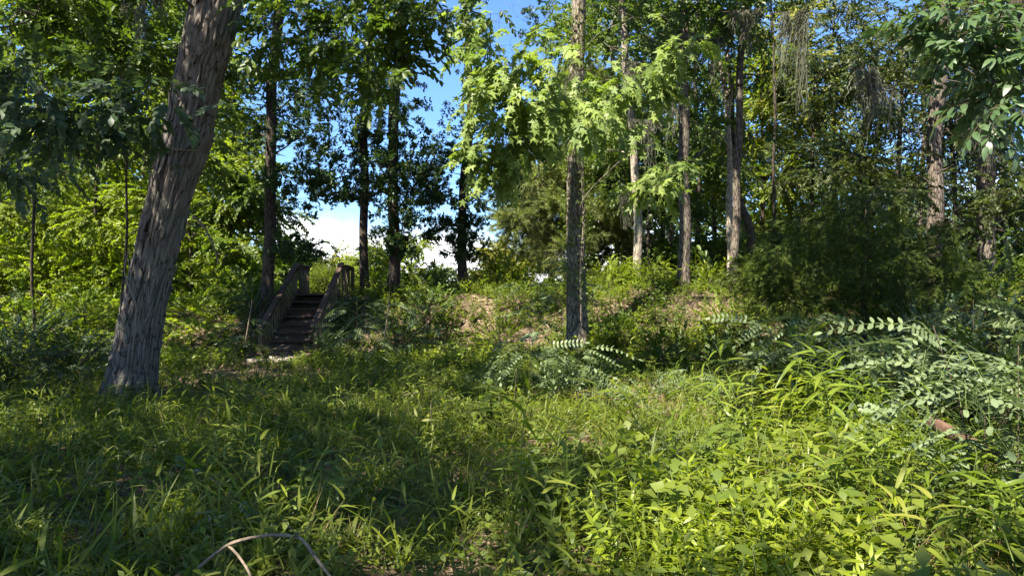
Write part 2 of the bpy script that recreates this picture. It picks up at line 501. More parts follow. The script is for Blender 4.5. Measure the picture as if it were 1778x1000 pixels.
def pine():
    mb = MB()
    t = np.linspace(0, 1, 4); L = .45
    tube(mb, np.stack([t * L, 0 * t, .05 * t], 1), .006 * (1.1 - .6 * t), 3, 1, cap=False)
    for k in range(60):
        u = random.uniform(.15, 1)
        a = random.uniform(0, 2 * math.pi); sp = random.uniform(.35, 1.1)
        Rm = rotm(sp * math.cos(a), sp * math.sin(a), random.uniform(0, 3))
        s = random.uniform(.14, .22)
        V = np.array([(0, .008, 0), (0, -.008, 0), (s, 0, -.03)]) @ Rm.T + np.array((u * L, 0, 0))
        mb.add(V, [(0, 1, 2)], 0)
    return mb.mesh("pine", [M['pine'], M['twig']])
mk('pine', pine)
def cedar():
    mb = MB()
    L = .5
    t = np.linspace(0, 1, 5)
    tube(mb, np.stack([t * L, 0 * t, -.35 * L * t * t], 1), .004 * (1.1 - .8 * t), 3, 1, cap=False)
    for k in range(18):
        u = random.uniform(.1, 1); side = 1 if k % 2 else -1
        o = np.array((u * L, 0, -.35 * L * u * u))
        Rm = rotm(side * random.uniform(.2, .9), random.uniform(-.9, .2), random.uniform(-1, 1))
        Lb = random.uniform(.1, .22) * (1.15 - .4 * u)
        for j in range(5):
            q = j / 5
            for s2 in (-1, 1):
                oo = np.array((q * Lb, 0, 0))
                V = np.array([(0, 0, 0), (Lb * .34, s2 * .022, random.uniform(-.01, .01)), (Lb * .22, s2 * .004, 0)]) + oo
                mb.add(V @ Rm.T + o, [(0, 1, 2)], 0)
        V = np.array([(0, .004, 0), (0, -.004, 0), (Lb * 1.15, 0, -.02)])
        mb.add(V @ Rm.T + o, [(0, 1, 2)], 0)
    return mb.mesh("cedar", [M['cedar'], M['twig']])
mk('cedar', cedar)

def pinnate(mb, o, Rm, L, pairs, ll, droop=.35, matl=0, mats=1, segs=3):
    """compound leaf: paired oval leaflets on a rachis"""
    t = np.linspace(0, 1, 6)
    pts = np.stack([t * L, 0 * t, -droop * L * t ** 2], 1)
    sub = MB(); tube(sub, pts, .0026 * (1.2 - .8 * t), 3, mats, cap=False)
    for k in range(pairs):
        u = .14 + .86 * k / pairs
        c = np.array((u * L, 0, -droop * L * u * u)); sl = -2 * droop * u
        for s in (-1, 1):
            s_ = ll * random.uniform(.85, 1.1) * (1 - .25 * abs(u - .5))
            leaf(sub, c, rotm(s * random.uniform(1.1, 1.4), random.uniform(-.3, .15), s * sl * .6 + random.uniform(-.15, .15)), s_, s_ * .52, 'oval', segs, .08, .12, matl)
    leaf(sub, pts[-1], rotm(0, -droop, 0), ll, ll * .5, 'oval', segs, .08, .12, matl)
    b = mb.n
    V = np.concatenate(sub.v) @ Rm.T + np.asarray(o)
    for f, mm in zip(sub.f, sub.m):
        mb.f.append(tuple(i + b for i in f)); mb.m.append(mm)
    mb.v.append(V); mb.uv.append(np.zeros((len(V), 2))); mb.n += len(V)
def pin():
    mb = MB()
    pinnate(mb, (0, 0, 0), rotm(0, .15, 0), random.uniform(.34, .44), 8, .058, random.uniform(.25, .6))
    return mb.mesh("pin", [M['locust'], M['stem']])
mk('locust', pin, 5)

# ground plants
def tuft(nb, h, w, mats, spread=.5, arch=.55, fold=.25):
    mb = MB()
    for k in range(nb):
        a = random.uniform(0, 2 * math.pi); lean = random.uniform(.1, spread)
        hh = h * random.uniform(.55, 1.15); ww = w * random.uniform(.7, 1.2)
        n = 5; V = []; ar = arch * random.uniform(.5, 1.5)
        base = np.array((random.gauss(0, .03), random.gauss(0, .03), 0))
        d = np.array((math.cos(a), math.sin(a), 0)); s = np.array((-d[1], d[0], 0))
        p = base.copy(); ang = math.pi / 2 - lean
        prof = [.45, .9, 1.0, .8, .45, 0]
        for i in range(n + 1):
            q = prof[i] * ww / 2
            if i == n: V.append(p)
            else: V += [p + s * q, p - s * q]
            p = p + (d * math.cos(ang) + np.array((0, 0, 1)) * math.sin(ang)) * hh / n
            ang -= ar / n * 2 * (i / n + .3)
        Fc = [(2 * i, 2 * i + 1, 2 * i + 3, 2 * i + 2) for i in range(n - 1)] + [(2 * n - 2, 2 * n - 1, 2 * n)]
        mb.add(V, Fc, 0)
    return mb.mesh("tuft", mats)
mk('grass', lambda: tuft(9, .42, .013, [M['grass']], .9, .9), 5)
mk('broadgrass', lambda: tuft(8, .34, .027, [M['grass']], 1.1, 1.0), 5)
mk('straw', lambda: tuft(9, .5, .006, [M['straw']], .7, .5), 3)
def stemplant(h, nl, L, W, mats, prof='lance', segs=3, stemr=.003, curl=.3, whorl=False, branch=0):
    mb = MB()
    t = np.linspace(0, 1, 5); lx = random.uniform(-.25, .25) * h; ly = random.uniform(-.25, .25) * h
    tube(mb, np.stack([lx * t * t, ly * t * t, h * t], 1), stemr * (1.2 - .8 * t), 4, 1, cap=False)
    for k in range(nl):
        u = .12 + .88 * k / max(1, nl - 1)
        c = (lx * u * u, ly * u * u, h * u)
        yaw = k * 2.4 + random.uniform(-.4, .4)
        pit = random.uniform(-.1, .6) + .4 * (u > .9)
        leaf(mb, c, rotm(yaw, pit, random.uniform(-.3, .3)), L * random.uniform(.7, 1.15) * (1 - .25 * u), W * random.uniform(.8, 1.2), prof, segs, .15, curl)
    return mb.mesh("stemplant", mats)
mk('oats', lambda: stemplant(.42, 10, .19, .025, [M['grass'], M['stem']], 'blade', 4, .0025, .5), 5)
mk('herb', lambda: stemplant(.22, 10, .075, .036, [M['herb'], M['stem']], 'ovate', 2, .0025), 5)
mk('lime', lambda: stemplant(.42, 24, .12, .021, [M['lime'], M['stem']], 'lance', 3, .003, .2), 5)
mk('limeherb', lambda: stemplant(.24, 10, .08, .036, [M['bright'], M['stem']], 'ovate', 2, .0025), 4)
def creeper():
    mb = MB()
    for k in range(12):
        a = random.uniform(0, 6.28); r_ = random.uniform(.02, .2)
        c = (r_ * math.cos(a), r_ * math.sin(a), random.uniform(.03, .10))
        leaf(mb, c, rotm(random.uniform(0, 6.28), random.uniform(-.4, .4), random.uniform(-.4, .4)), random.uniform(.035, .06), random.uniform(.028, .04), 'oval', 2, .1, .1)
    return mb.mesh("creeper", [M['herb'], M['stem']])
mk('creeper', creeper, 4)
def greycreeper():
    mb = MB()
    for k in range(3):
        pinnate(mb, (0, 0, .05 + .05 * k), rotm(k * 2.2 + random.random(), random.uniform(0, .5), 0), random.uniform(.14, .2), 5, .030, .3, segs=2)
    return mb.mesh("gc", [M['locust'], M['stem']])
mk('greyherb', greycreeper, 3)
def deadleaf():
    mb = MB()
    leaf(mb, (0, 0, .01), rotm(0, random.uniform(-.2, .3), random.uniform(-.4, .4)), .09, .05, 'ovate', 3, random.uniform(-.5, .5), random.uniform(-.5, .5))
    return mb.mesh("dead", [M['litter']])
mk('litter', deadleaf, 6)
def canes():
    """one leafy cane: upright stem with long arching leaves fanned near the top"""
    mb = MB(); h = random.uniform(.55, .85)
    t = np.linspace(0, 1, 6); lx = random.uniform(-.3, .3) * h; ly = random.uniform(-.3, .3) * h
    tube(mb, np.stack([lx * t * t, ly * t * t, h * t], 1), .005 * (1.2 - .8 * t), 5, 1, cap=False)
    for k in range(12):
        u = .35 + .65 * k / 11
        c = (lx * u * u, ly * u * u, h * u)
        leaf(mb, c, rotm(k * 2.5 + random.uniform(-.5, .5), random.uniform(-.1, .55), random.uniform(-.3, .3)), random.uniform(.18, .30), random.uniform(.022, .034), 'lance', 5, .2, random.uniform(.3, .6))
    return mb.mesh("cane", [M['cane'], M['stem']])
mk('cane', canes, 5)
def feathery():
    mb = MB()
    h = random.uniform(.5, .9)
    for s in range(4):
        lx, ly = random.uniform(-.2, .2), random.uniform(-.2, .2)
        t = np.linspace(0, 1, 4)
        tube(mb, np.stack([lx * t, ly * t, h * t], 1), .003 * (1.2 - .8 * t), 3, 1, cap=False)
        for k in range(26):
            u = .25 + .75 * k / 26
            V = np.array([(0, .004, 0), (0, -.004, 0), (random.uniform(.05, .11), 0, .01)]) @ rotm(k * 2.4, random.uniform(.3, .9), 0).T + np.array((lx * u, ly * u, h * u))
            mb.add(V, [(0, 1, 2)], 0)
    return mb.mesh("feathery", [M['bright'], M['stem']])
mk('feathery', feathery, 3)

def bush(mat, n=6, nl=15, h=.6, ls=.07):
    mb = MB()
    for k in range(n):
        a = random.uniform(0, 6.28); r_ = random.uniform(.05, .35); hh = h * random.uniform(.5, 1.1)
        e = np.array((math.cos(a) * r_, math.sin(a) * r_, hh))
        t = np.linspace(0, 1, 5)[:, None]; cv = e * t * np.array((1, 1, 0)) ** 1 * (.3 + .7 * t) + np.array((0, 0, 1)) * hh * t
        tube(mb, cv, np.linspace(.006, .002, 5), 3, 1, cap=False)
        for j in range(nl):
            u = random.uniform(.2, 1); q = np.array([np.interp(u, np.linspace(0, 1, 5), cv[:, i]) for i in range(3)])
            s_ = ls * random.uniform(.6, 1.3)
            flat_leaf(mb, q + rng.normal(0, .035, 3), rotm(random.uniform(0, 6.28), random.uniform(-.6, .5), random.uniform(-.5, .5)), s_, s_ * .55, blunt=True, bend=.2)
    return mb.mesh("bush", [mat, M['twig']])
mk('bush', lambda: bush(M['broad']), 4)
mk('brightbush', lambda: bush(M['bright']), 4)
mk('duskbush', lambda: bush(M['olive'], 7, 18, .7), 4)  # bush leaves in the shade-darkened olive

# ------------------------------------------------------------------ scattering
_groups = {}
def scatter_group(kind):
    if kind in _groups: return _groups[kind]
    ng = bpy.data.node_groups.new("scatter_" + kind, 'GeometryNodeTree')
    ng.interface.new_socket("Geometry", in_out='INPUT', socket_type='NodeSocketGeometry')
    ng.interface.new_socket("Geometry", in_out='OUTPUT', socket_type='NodeSocketGeometry')
    n, l = ng.nodes, ng.links
    gi = n.new("NodeGroupInput"); go = n.new("NodeGroupOutput")
    iop = n.new("GeometryNodeInstanceOnPoints")
    ci = n.new("GeometryNodeCollectionInfo")
    ci.inputs["Collection"].default_value = PROTO[kind][0]
    ci.inputs["Separate Children"].default_value = True
    ci.inputs["Reset Children"].default_value = True
    def att(name, typ):
        a = n.new("GeometryNodeInputNamedAttribute"); a.data_type = typ
        a.inputs["Name"].default_value = name
        return a.outputs["Attribute"]
    e2r = n.new("FunctionNodeEulerToRotation")
    l.new(att("rot", 'FLOAT_VECTOR'), e2r.inputs[0])
    l.new(gi.outputs[0], iop.inputs["Points"])
    l.new(ci.outputs[0], iop.inputs["Instance"])
    iop.inputs["Pick Instance"].default_value = True
    l.new(att("pick", 'INT'), iop.inputs["Instance Index"])
    l.new(e2r.outputs[0], iop.inputs["Rotation"])
    l.new(att("scl", 'FLOAT'), iop.inputs["Scale"])
    l.new(iop.outputs[0], go.inputs[0])
    _groups[kind] = ng
    return ng

N_INST = 0
def scatter(name, kind, P, rot, scl, parent=None, origin=(0, 0, 0)):
    global N_INST
    P = np.asarray(P, float) - np.asarray(origin)
    n = len(P); N_INST += n
    me = bpy.data.meshes.new(name)
    me.vertices.add(n)
    me.vertices.foreach_set("co", P.astype(np.float32).ravel())
    a = me.attributes.new("rot", 'FLOAT_VECTOR', 'POINT'); a.data.foreach_set("vector", np.asarray(rot, np.float32).ravel())
    a = me.attributes.new("scl", 'FLOAT', 'POINT'); a.data.foreach_set("value", np.asarray(scl, np.float32).ravel())
    a = me.attributes.new("pick", 'INT', 'POINT'); a.data.foreach_set("value", rng.integers(0, PROTO[kind][1], n).astype(np.int32))
    o = bpy.data.objects.new(name, me); link(o)
    md = o.modifiers.new("scatter", 'NODES'); md.node_group = scatter_group(kind)
    if parent is not None: o.parent = parent
    o["kind"] = "stuff"
    return o

def dir_rot(D, roll=0.5):
    D = D / (np.linalg.norm(D, axis=1)[:, None] + 1e-9)
    yaw = np.arctan2(D[:, 1], D[:, 0]); pitch = -np.arcsin(np.clip(D[:, 2], -1, 1))
    return np.stack([rng.normal(0, roll, len(D)), pitch, yaw], 1)

# openings in the canopy through which the sun reaches these places: (point, radius, share of sprays missing)
S_ = np.array(SUN)
GAPS = []
def gap(px, py, d, r, p=0.9):
    GAPS.append((np.array(at(px, py, d)), r, p))
exec_gaps = [
    (870, 80, 11, 1.7, .98), (960, 130, 11, 1.7, .98), (900, 200, 11, 1.4, .98), (1060, 170, 11, 1.5, .97), (1010, 50, 11, 1.2, .97), (1130, 140, 11, 1.1, .95), (800, 60, 11, 1.0, .95), (880, 250, 11, 1.2, .96), (1120, 230, 12, 1.0, .9), (520, 520, 17.5, .45, .85), (470, 560, 16, .3, .7), (1700, 120, 4.8, .7, .9), (1620, 200, 4.8, .4, .9), (1000, 280, 12, .7, .7),
    (1230, 900, 4.0, 1.0, .96), (1330, 800, 5.0, 1.1, .95), (1450, 720, 6.5, 1.2, .93), (1600, 850, 5.2, 1.2, .95), (1700, 950, 4.2, 1.0, .93), (1480, 930, 4.2, 1.0, .93), (1180, 700, 8, .9, .85),
    (1040, 740, 7.5, .8, .85), (1650, 620, 4.6, 1.3, .98), (1600, 580, 4.6, 1.0, .98), (960, 610, 9.8, .8, .95), (960, 620, 10, .6, .7),
    (1060, 550, 15.5, 1.4, .95), (1200, 560, 15.8, 1.6, .95), (1290, 570, 15, 1.0, .9), (810, 515, 17.3, 1.3, .95), (640, 570, 16.3, .6, .8), (900, 590, 15, .9, .75), (1100, 500, 18, 1.2, .9),
    (960, 560, 15.5, 1.3, .9), (1130, 540, 16, 1.3, .9), (1240, 520, 17, 1.2, .9), (790, 510, 17.5, 1.0, .9), (700, 660, 10, .7, .7), (850, 730, 7.5, .5, .7), (950, 760, 6.5, .7, .8), (640, 680, 9.5, .5, .8), (1130, 500, 18.5, 1.3, .9), (340, 545, 17, 1.3, .85), (800, 600, 14, .8, .6), (600, 700, 9.5, .7, .6), (560, 660, 11, .5, .6), (320, 700, 9, .4, .5),
    (80, 350, 20, 3.2, .9), (220, 330, 22, 3.0, .9), (60, 480, 18, 2.0, .7), (380, 450, 20, 2, .8), (180, 120, 17, 1.8, .6), (400, 330, 22, 2, .8),
    (950, 330, 26, 3.6, .98), (950, 430, 25, 3.6, .98), (880, 440, 24, 1.8, .95), (700, 440, 40, 3, .9), (1185, 250, 18, .7, .8), (1015, 100, 14.6, .6, .8), (1360, 210, 28, 3.6, .96), (1320, 300, 26, 3, .95), (1250, 200, 24, 1.5, .7),
    (60, 80, 15, 1.8, .9), (200, 60, 14.5, 1.5, .9), (1187, 330, 18, .9, .9), (1187, 440, 18, .8, .85), (1628, 320, 15.5, .8, .9), (1000, 350, 14.6, 1.0, .92), (1000, 520, 14.6, .8, .9), (1278, 380, 18, .7, .8),
    (1105, 400, 20, .8, .8), (1640, 160, 5.2, .5, .7), (1150, 150, 15, 1.0, .6), (500, 632, 15.4, .5, .9), (1250, 80, 20, 1.2, .7),
    (1700, 330, 20, 1.5, .6), (1600, 770, 6, .8, .9),
]
for g in exec_gaps: gap(*g)
def sun_cull(P):
    keep = np.ones(len(P), bool)
    rnd = rng.random((len(GAPS), len(P)))
    for i, (c, r_, p) in enumerate(GAPS):
        d = P - c
        t = d @ S_
        dist = np.linalg.norm(d - t[:, None] * S_, axis=1)
        rag = r_ * (0.85 + 0.3 * np.sin(P[:, 0] * 2.1 + P[:, 1] * 1.7))
        keep &= ~((dist < rag) & (t > r_ * .7 + .35) & (rnd[i] < p))
    # loose upper canopy: small openings that run along the sun's direction
    t = P[:, 2] / S_[2]
    gx = P[:, 0] - t * S_[0]; gy = P[:, 1] - t * S_[1]
    thr = .28 + .17 * (gx < .5) * (gy < 13.5) + .5 * (gx > 3) * (gy > 8.5) * (gy < 16) + .6 * (gx > .42 * gy) * (gy > 15)
    keep &= ~((P[:, 2] > 7.2) & (vnoise(gx, gy, 3.2, 2.7) > thr))
    return keep

# ------------------------------------------------------------------ trees
def trunk_curve(base, pts):
    return np.array([tuple(p) for p in pts])

def foliage_cluster(c, r, n, start, flat=.62, nb=7, mb=None, br=.018, sag=.12):
    """sub-branches spreading from the end of a limb with sprays along them"""
    c = np.array(c); start = np.array(start)
    P = []; D = []
    for k in range(nb):
        d = rng.normal(0, 1, 3); d /= np.linalg.norm(d)
        e = c + d * np.array((r, r, r * flat)) * rng.uniform(.65, 1.0)
        s = start + (c - start) * rng.uniform(.75, 1.0)
        mid = (s + e) / 2 + np.array((0, 0, .12 * r))
        t = np.linspace(0, 1, 5)[:, None]
        cv = (1 - t) ** 2 * s + 2 * t * (1 - t) * mid + t * t * e
        if mb is not None: tube(mb, cv, np.linspace(br, br * .2, 5), 4, 0, cap=False)
        m = max(1, int(n / nb))
        u = rng.uniform(.15, 1.05, m)[:, None] ** .8
        q = (1 - u) ** 2 * s + 2 * u * (1 - u) * mid + u * u * e
        off = rng.normal(0, 1, (m, 3)) * np.array((.22, .22, .10)) * r
        dirs = (e - s) / (np.linalg.norm(e - s) + 1e-6) * .7 + off / (.22 * r) * .6 + np.array((0, 0, -sag))
        P.append(q + off); D.append(dirs)
    return np.concatenate(P), np.concatenate(D)

def tree(name, label, cat, base, trunk_pts, radii, bark, kind, clusters, seg=16, rings=60, disp=None,
         group=None, scale=1.0, roll=.5, cull=True, upper=None, flare=1.35, trunk_end=.25, limb_r=.05, extra_kinds=None, flat=.62, lift=-.45, min_limb=.4, bias=(-.12, -.3, -.12), wob=.035, stubs=3):
    """trunk (bark mesh), one branch part per limb, crown of leaf sprays"""
    root = empty(name, base)
    tag(root, label, cat, group)
    bx = np.array(base)
    pts = resample(np.column_stack([trunk_pts, radii]), rings)
    P, rad = pts[:, :3], pts[:, 3].clip(.01)
    hgt = P[:, 2] - P[0, 2]
    if wob:
        ph = rng.uniform(0, 6.28, 4); k_ = np.minimum(1, hgt / 1.0)
        P[:, 0] += wob * k_ * (np.sin(hgt * .9 + ph[0]) + .5 * np.sin(hgt * 2.3 + ph[1]))
        P[:, 1] += wob * k_ * (np.sin(hgt * .8 + ph[2]) + .5 * np.sin(hgt * 2.1 + ph[3]))
    rad = rad * (1 + (flare - 1) * np.exp(-hgt / .35))
    mb = MB()
    if disp is None:
        amp = rad.mean() * .10
        def disp(th, L, rd):
            o = np.zeros((len(L), len(th)))
            for i, l_ in enumerate(L):
                for j, a in enumerate(th):
                    o[i, j] = amp * noise.noise(Vector((math.cos(a) * 2.2, math.sin(a) * 2.2, l_ * 1.1 + bx[0])))
            return o
    tube(mb, P - bx, rad, seg, 0, disp)
    mb.build("trunk", M[bark], root)
    for q in range(stubs):
        h_ = rng.uniform(2.0, 8.0); i = int(np.argmin(abs(hgt - h_))); a = rng.uniform(0, 6.28); l_ = rng.uniform(.15, .9)
        dv = np.array((math.cos(a), math.sin(a), rng.uniform(-.1, .5))) * l_
        sm = MB(); tube(sm, resample([P[i], P[i] + dv * .5 + rng.normal(0, .03, 3), P[i] + dv + np.array((0, 0, rng.normal(0, .1)))], 8) - bx, np.linspace(min(.03, rad[i] * .3), .006, 8), 5, cap=False)
        sm.build("stub", M[bark], root)
    allP = {}; 
    if upper:
        zb, zt, rr, cnt, ns = upper[:5]
        ox, oy = (upper[5], upper[6]) if len(upper) > 5 else (0, 0)
        for k in range(cnt):
            z = zb + (zt - zb) * (k + .5) / cnt
            a = k * 2.4 + rng.uniform(-.4, .4)
            i = np.argmin(abs(P[:, 2] - z)); q = P[i]
            f = 1 - .55 * ((z - zb) / (zt - zb)) ** 1.5
            clusters = clusters + [((q[0] + ox + math.cos(a) * rr * f * .75, q[1] + oy + math.sin(a) * rr * f * .75, z + rng.uniform(-.4, .4)), rr * f * .62, ns)]
    # limbs grow from the trunk or from the nearest limb already there
    tz_ok = P[:, 2] > P[0, 2] + min_limb
    NP = [P[tz_ok]]; NR = [rad[tz_ok]]; NC = [np.zeros(tz_ok.sum())]
    def hd_(cl):
        c = np.array(cl[0]); return np.min(np.linalg.norm(P - c, axis=1))
    for cl in sorted(clusters, key=hd_):
        c, r, n = cl[:3]
        k_ = cl[3] if len(cl) > 3 else kind
        c = np.array(c)
        AP = np.concatenate(NP); AR = np.concatenate(NR); AC = np.concatenate(NC)
        dd = np.linalg.norm(AP - c, axis=1)
        hz = np.hypot(AP[:, 0] - c[0], AP[:, 1] - c[1])
        want = c[2] + lift * hz
        i = int(np.argmin(dd + .25 * AC + 1.2 * np.abs(AP[:, 2] - want) * (AC == 0) + .5 * np.maximum(0, AP[:, 2] - c[2]) * (AC > 0) * (lift < 0)))
        s = AP[i]; Lb = np.linalg.norm(c - s)
        mbb = MB()
        mid = (s + c) / 2 + np.array((rng.normal(0, .09), rng.normal(0, .09), rng.uniform(.0, .14))) * Lb
        cv = resample([s, s * .6 + mid * .4 + np.array((rng.normal(0, .03), rng.normal(0, .03), .05)) * Lb, mid, c * .75 + mid * .25 + rng.normal(0, .03, 3) * Lb, c], 14)
        r0 = min(limb_r * (.35 + .22 * Lb), AR[i] * (.55 if AC[i] == 0 else .75))
        rl = np.linspace(r0, r0 * .35, 14)
        tube(mbb, cv - bx, rl, 6, 0, cap=False)
        NP.append(cv[4:]); NR.append(rl[4:]); NC.append(AC[i] + Lb * np.linspace(.3, 1, 10))
        p, d = foliage_cluster(c, r, n, s + (c - s) * .4, flat, 7, None)
        for q in range(4):
            e = p[rng.integers(len(p))]
            st = cv[rng.integers(8, 14)]
            m_ = (st + e) / 2 + rng.normal(0, .06, 3)
            tube(mbb, resample([st, m_, e], 6) - bx, np.linspace(min(.012, r0 * .4), .003, 6), 4, 0, cap=False)
        mbb.build("branch", M[bark], root)
        allP.setdefault(k_, []).append((p, d))
    for k_, lst in allP.items():
        p = np.concatenate([a for a, _ in lst]); d = np.concatenate([b for _, b in lst])
        d = d + np.array(bias)
        if cull:
            kp = sun_cull(p); p, d = p[kp], d[kp]
        gzv = ground_z(p[:, 0], p[:, 1]); kp = p[:, 2] > gzv + .12; p, d = p[kp], d[kp]
        if len(p):
            scatter("crown", k_, p, dir_rot(d, roll), scale * rng.uniform(.75, 1.25, len(p)), root, bx)
    return root

def trunk_from_px(rows, d, zbase=None, extra=None):
    """rows of (px, py); continues upward to extra [(dx,dy,z)]"""
    pts = [tuple(at(px, py, dd if dd else d)) for px, py, dd in [(r[0], r[1], r[2] if len(r) > 2 else None) for r in rows]]
    x0, y0, _ = pts[0]
    z0 = gz(x0, y0) - .15
    pts[0] = (x0, y0, z0)
    if extra:
        for dx, dy, z in extra: pts.append((pts[-1][0] + dx, pts[-1][1] + dy, z))
    return (x0, y0, gz(x0, y0)), pts

def CL(lst, d, n_per=26, kind=None):
    out = []
    for q in lst:
        px, py, r = q[:3]; dd = d + (q[3] if len(q) > 3 else rng.uniform(-1, 1)); f = q[4] if len(q) > 4 else 1
        n = int(n_per * f * max(1, (r / .8) ** 2))
        c = (tuple(at(px, py, dd)), r, n) + ((kind,) if kind else ())
        out.append(c)
    return out

# ================================================================== SETTING
def build_ground():
    xs = np.concatenate([-np.geomspace(14, 700, 26)[::-1], np.linspace(-13.8, 13.8, 190), np.geomspace(14, 700, 26)])
    ys = np.concatenate([-np.geomspace(3, 500, 18)[::-1], np.linspace(-2.8, 26, 200), np.geomspace(26.3, 1500, 36)])
    X, Y = np.meshgrid(xs, ys)
    Z = ground_z(X, Y)
    near = (abs(X) < 14) & (Y > -3) & (Y < 26)
    Z = Z + near * (0.012 * vnoise(X, Y, 7, 3) + .008 * vnoise(X, Y, 15, 5))
    V = np.stack([X, Y, Z], -1).reshape(-1, 3)
    w = len(xs); Fc = [(j * w + i, j * w + i + 1, (j + 1) * w + i + 1, (j + 1) * w + i) for j in range(len(ys) - 1) for i in range(w - 1)]
    mb = MB(); mb.add(V, Fc)
    m, nd, lk = new_mat("forest_floor")
    out = nd.new("ShaderNodeOutputMaterial"); b = nd.new("ShaderNodeBsdfPrincipled")
    tc = nd.new("ShaderNodeTexCoord")
    v = nd.new("ShaderNodeTexVoronoi"); v.inputs["Scale"].default_value = 16; v.inputs["Randomness"].default_value = 1
    n1 = nd.new("ShaderNodeTexNoise"); n1.inputs["Scale"].default_value = 1.1; n1.inputs["Detail"].default_value = 9; n1.inputs["Roughness"].default_value = .6
    n2 = nd.new("ShaderNodeTexNoise"); n2.inputs["Scale"].default_value = 40; n2.inputs["Detail"].default_value = 4
    for k in (n1, n2): lk.new(tc.outputs["Object"], k.inputs["Vector"])
    dv = nd.new("ShaderNodeVectorMath"); dv.operation = 'MULTIPLY_ADD'
    dv.inputs[1].default_value = (.12, .12, .12); lk.new(n2.outputs["Color"], dv.inputs[0]); lk.new(tc.outputs["Object"], dv.inputs[2])
    lk.new(dv.outputs[0], v.inputs["Vector"])
    r1 = ramp(nd, [(0, (.050, .032, .022)), (.35, (.105, .068, .046)), (.7, (.185, .135, .092)), (1, (.26, .20, .145))])
    sep = nd.new("ShaderNodeSeparateColor"); lk.new(v.outputs["Color"], sep.inputs[0]); lk.new(sep.outputs[0], r1.inputs[0])
    r2 = ramp(nd, [(.30, (.030, .024, .016)), (.62, (.10, .075, .048))])
    lk.new(n2.outputs["Fac"], r2.inputs[0])
    mr = nd.new("ShaderNodeMapRange"); mr.inputs["From Min"].default_value = .42; mr.inputs["From Max"].default_value = .58
    lk.new(n1.outputs["Fac"], mr.inputs["Value"])
    mx = nd.new("ShaderNodeMix"); mx.data_type = 'RGBA'
    lk.new(mr.outputs[0], mx.inputs["Factor"]); lk.new(r2.outputs[0], mx.inputs["A"]); lk.new(r1.outputs[0], mx.inputs["B"])
    lk.new(mx.outputs["Result"], b.inputs["Base Color"]); b.inputs["Roughness"].default_value = .95
    b.inputs["Specular IOR Level"].default_value = .1
    bp = nd.new("ShaderNodeBump"); bp.inputs["Strength"].default_value = .8; bp.inputs["Distance"].default_value = .02
    ad = nd.new("ShaderNodeMath"); ad.operation = 'ADD'; lk.new(v.outputs["Distance"], ad.inputs[0]); lk.new(n2.outputs["Fac"], ad.inputs[1])
    lk.new(ad.outputs[0], bp.inputs["Height"]); lk.new(bp.outputs[0], b.inputs["Normal"])
    lk.new(b.outputs[0], out.inputs[0])
    g = mb.build("ground", m)
    tag(g, kind="structure")
build_ground()

# ------------------------------------------------------------------ big leaning shagbark tree
def shag_disp(th, L, rd):
    o = np.zeros((len(L), len(th)))
    for i, l_ in enumerate(L):
        R0 = rd[i]
        for j, a in enumerate(th):
            ca, sa = math.cos(a), math.sin(a)
            w = noise.noise(Vector((ca * 1.3, sa * 1.3, l_ * .7))) * .9
            tw = a + .10 * l_ + .12 * w
            p = Vector((math.cos(tw) * 5.0, math.sin(tw) * 5.0, l_ * 1.2 + w))
            ds, _ = noise.voronoi(p)
            e = min(1.0, (ds[1] - ds[0]) * 2.6)
            q = noise.noise(Vector((math.cos(tw) * 9, math.sin(tw) * 9, l_ * 2.2)))
            o[i, j] = .048 * (e ** .6 - .6) + .016 * q + .030 * noise.noise(Vector((ca * .8, sa * .8, l_ * .55)))
            # old branch scar and swellings
            for (ll, aa, s, h) in ((4.0, 3.14, .33, .06), (2.6, 3.5, .20, .035), (5.4, 2.7, .25, .05)):
                dd = ((l_ - ll) / s) ** 2 + ((((a - aa + math.pi) % (2 * math.pi)) - math.pi) * R0 / s) ** 2
                o[i, j] += h * math.exp(-dd) - h * 1.1 * math.exp(-dd * 9)
            o[i, j] += .09 * math.exp(-max(l_, 0) / .38) * (.3 + .7 * math.cos(5 * a + 1.3 + math.sin(2 * a)))
    return o
rows = [(222, 692, 10.1), (238, 600, 10.0), (262, 480, 9.9), (293, 350, 9.8), (327, 220, 9.7), (352, 110, 9.6), (377, 0, 9.5)]
base, pts = trunk_from_px(rows, 10, extra=[(.45, -.1, 7.5), (.5, 0, 10), (.2, .1, 13)])
big = tree("shagbark_tree", "thick grey shaggy-barked trunk leaning right with a thin vine across it", "tree", base, pts,
     [.315, .285, .275, .27, .285, .295, .305, .28, .22, .1], 'shag', 'broad',
     CL([(600, 50, .6, 0), (560, 90, .6, .5), (640, 100, .5, 0), (520, 30, .7, .5), (690, 20, .5, 0), (670, 150, .3, -.4, .8), (560, 10, .6, -.5), (540, 140, .4, 1, .6), (480, 60, .5, 1), (740, 15, .5, 0), (705, 75, .3, 0), (790, 20, .45, 0), (850, -5, .4, 0), (720, -10, .5, 0)], 8.8, 34) +
     [((-7.5, 8.0, 7.3), 1.5, 70), ((-5.6, 7.5, 8.6), 1.7, 90), ((-2.6, 7.0, 9.0), 1.8, 90), ((-7, 10.5, 10), 2, 90), ((-2.2, 10, 11), 2.2, 110)],
     seg=112, rings=300, disp=shag_disp, flare=1.35, wob=0, stubs=0, upper=(9, 15, 4.6, 12, 110), scale=.85, limb_r=.035, min_limb=6.2)
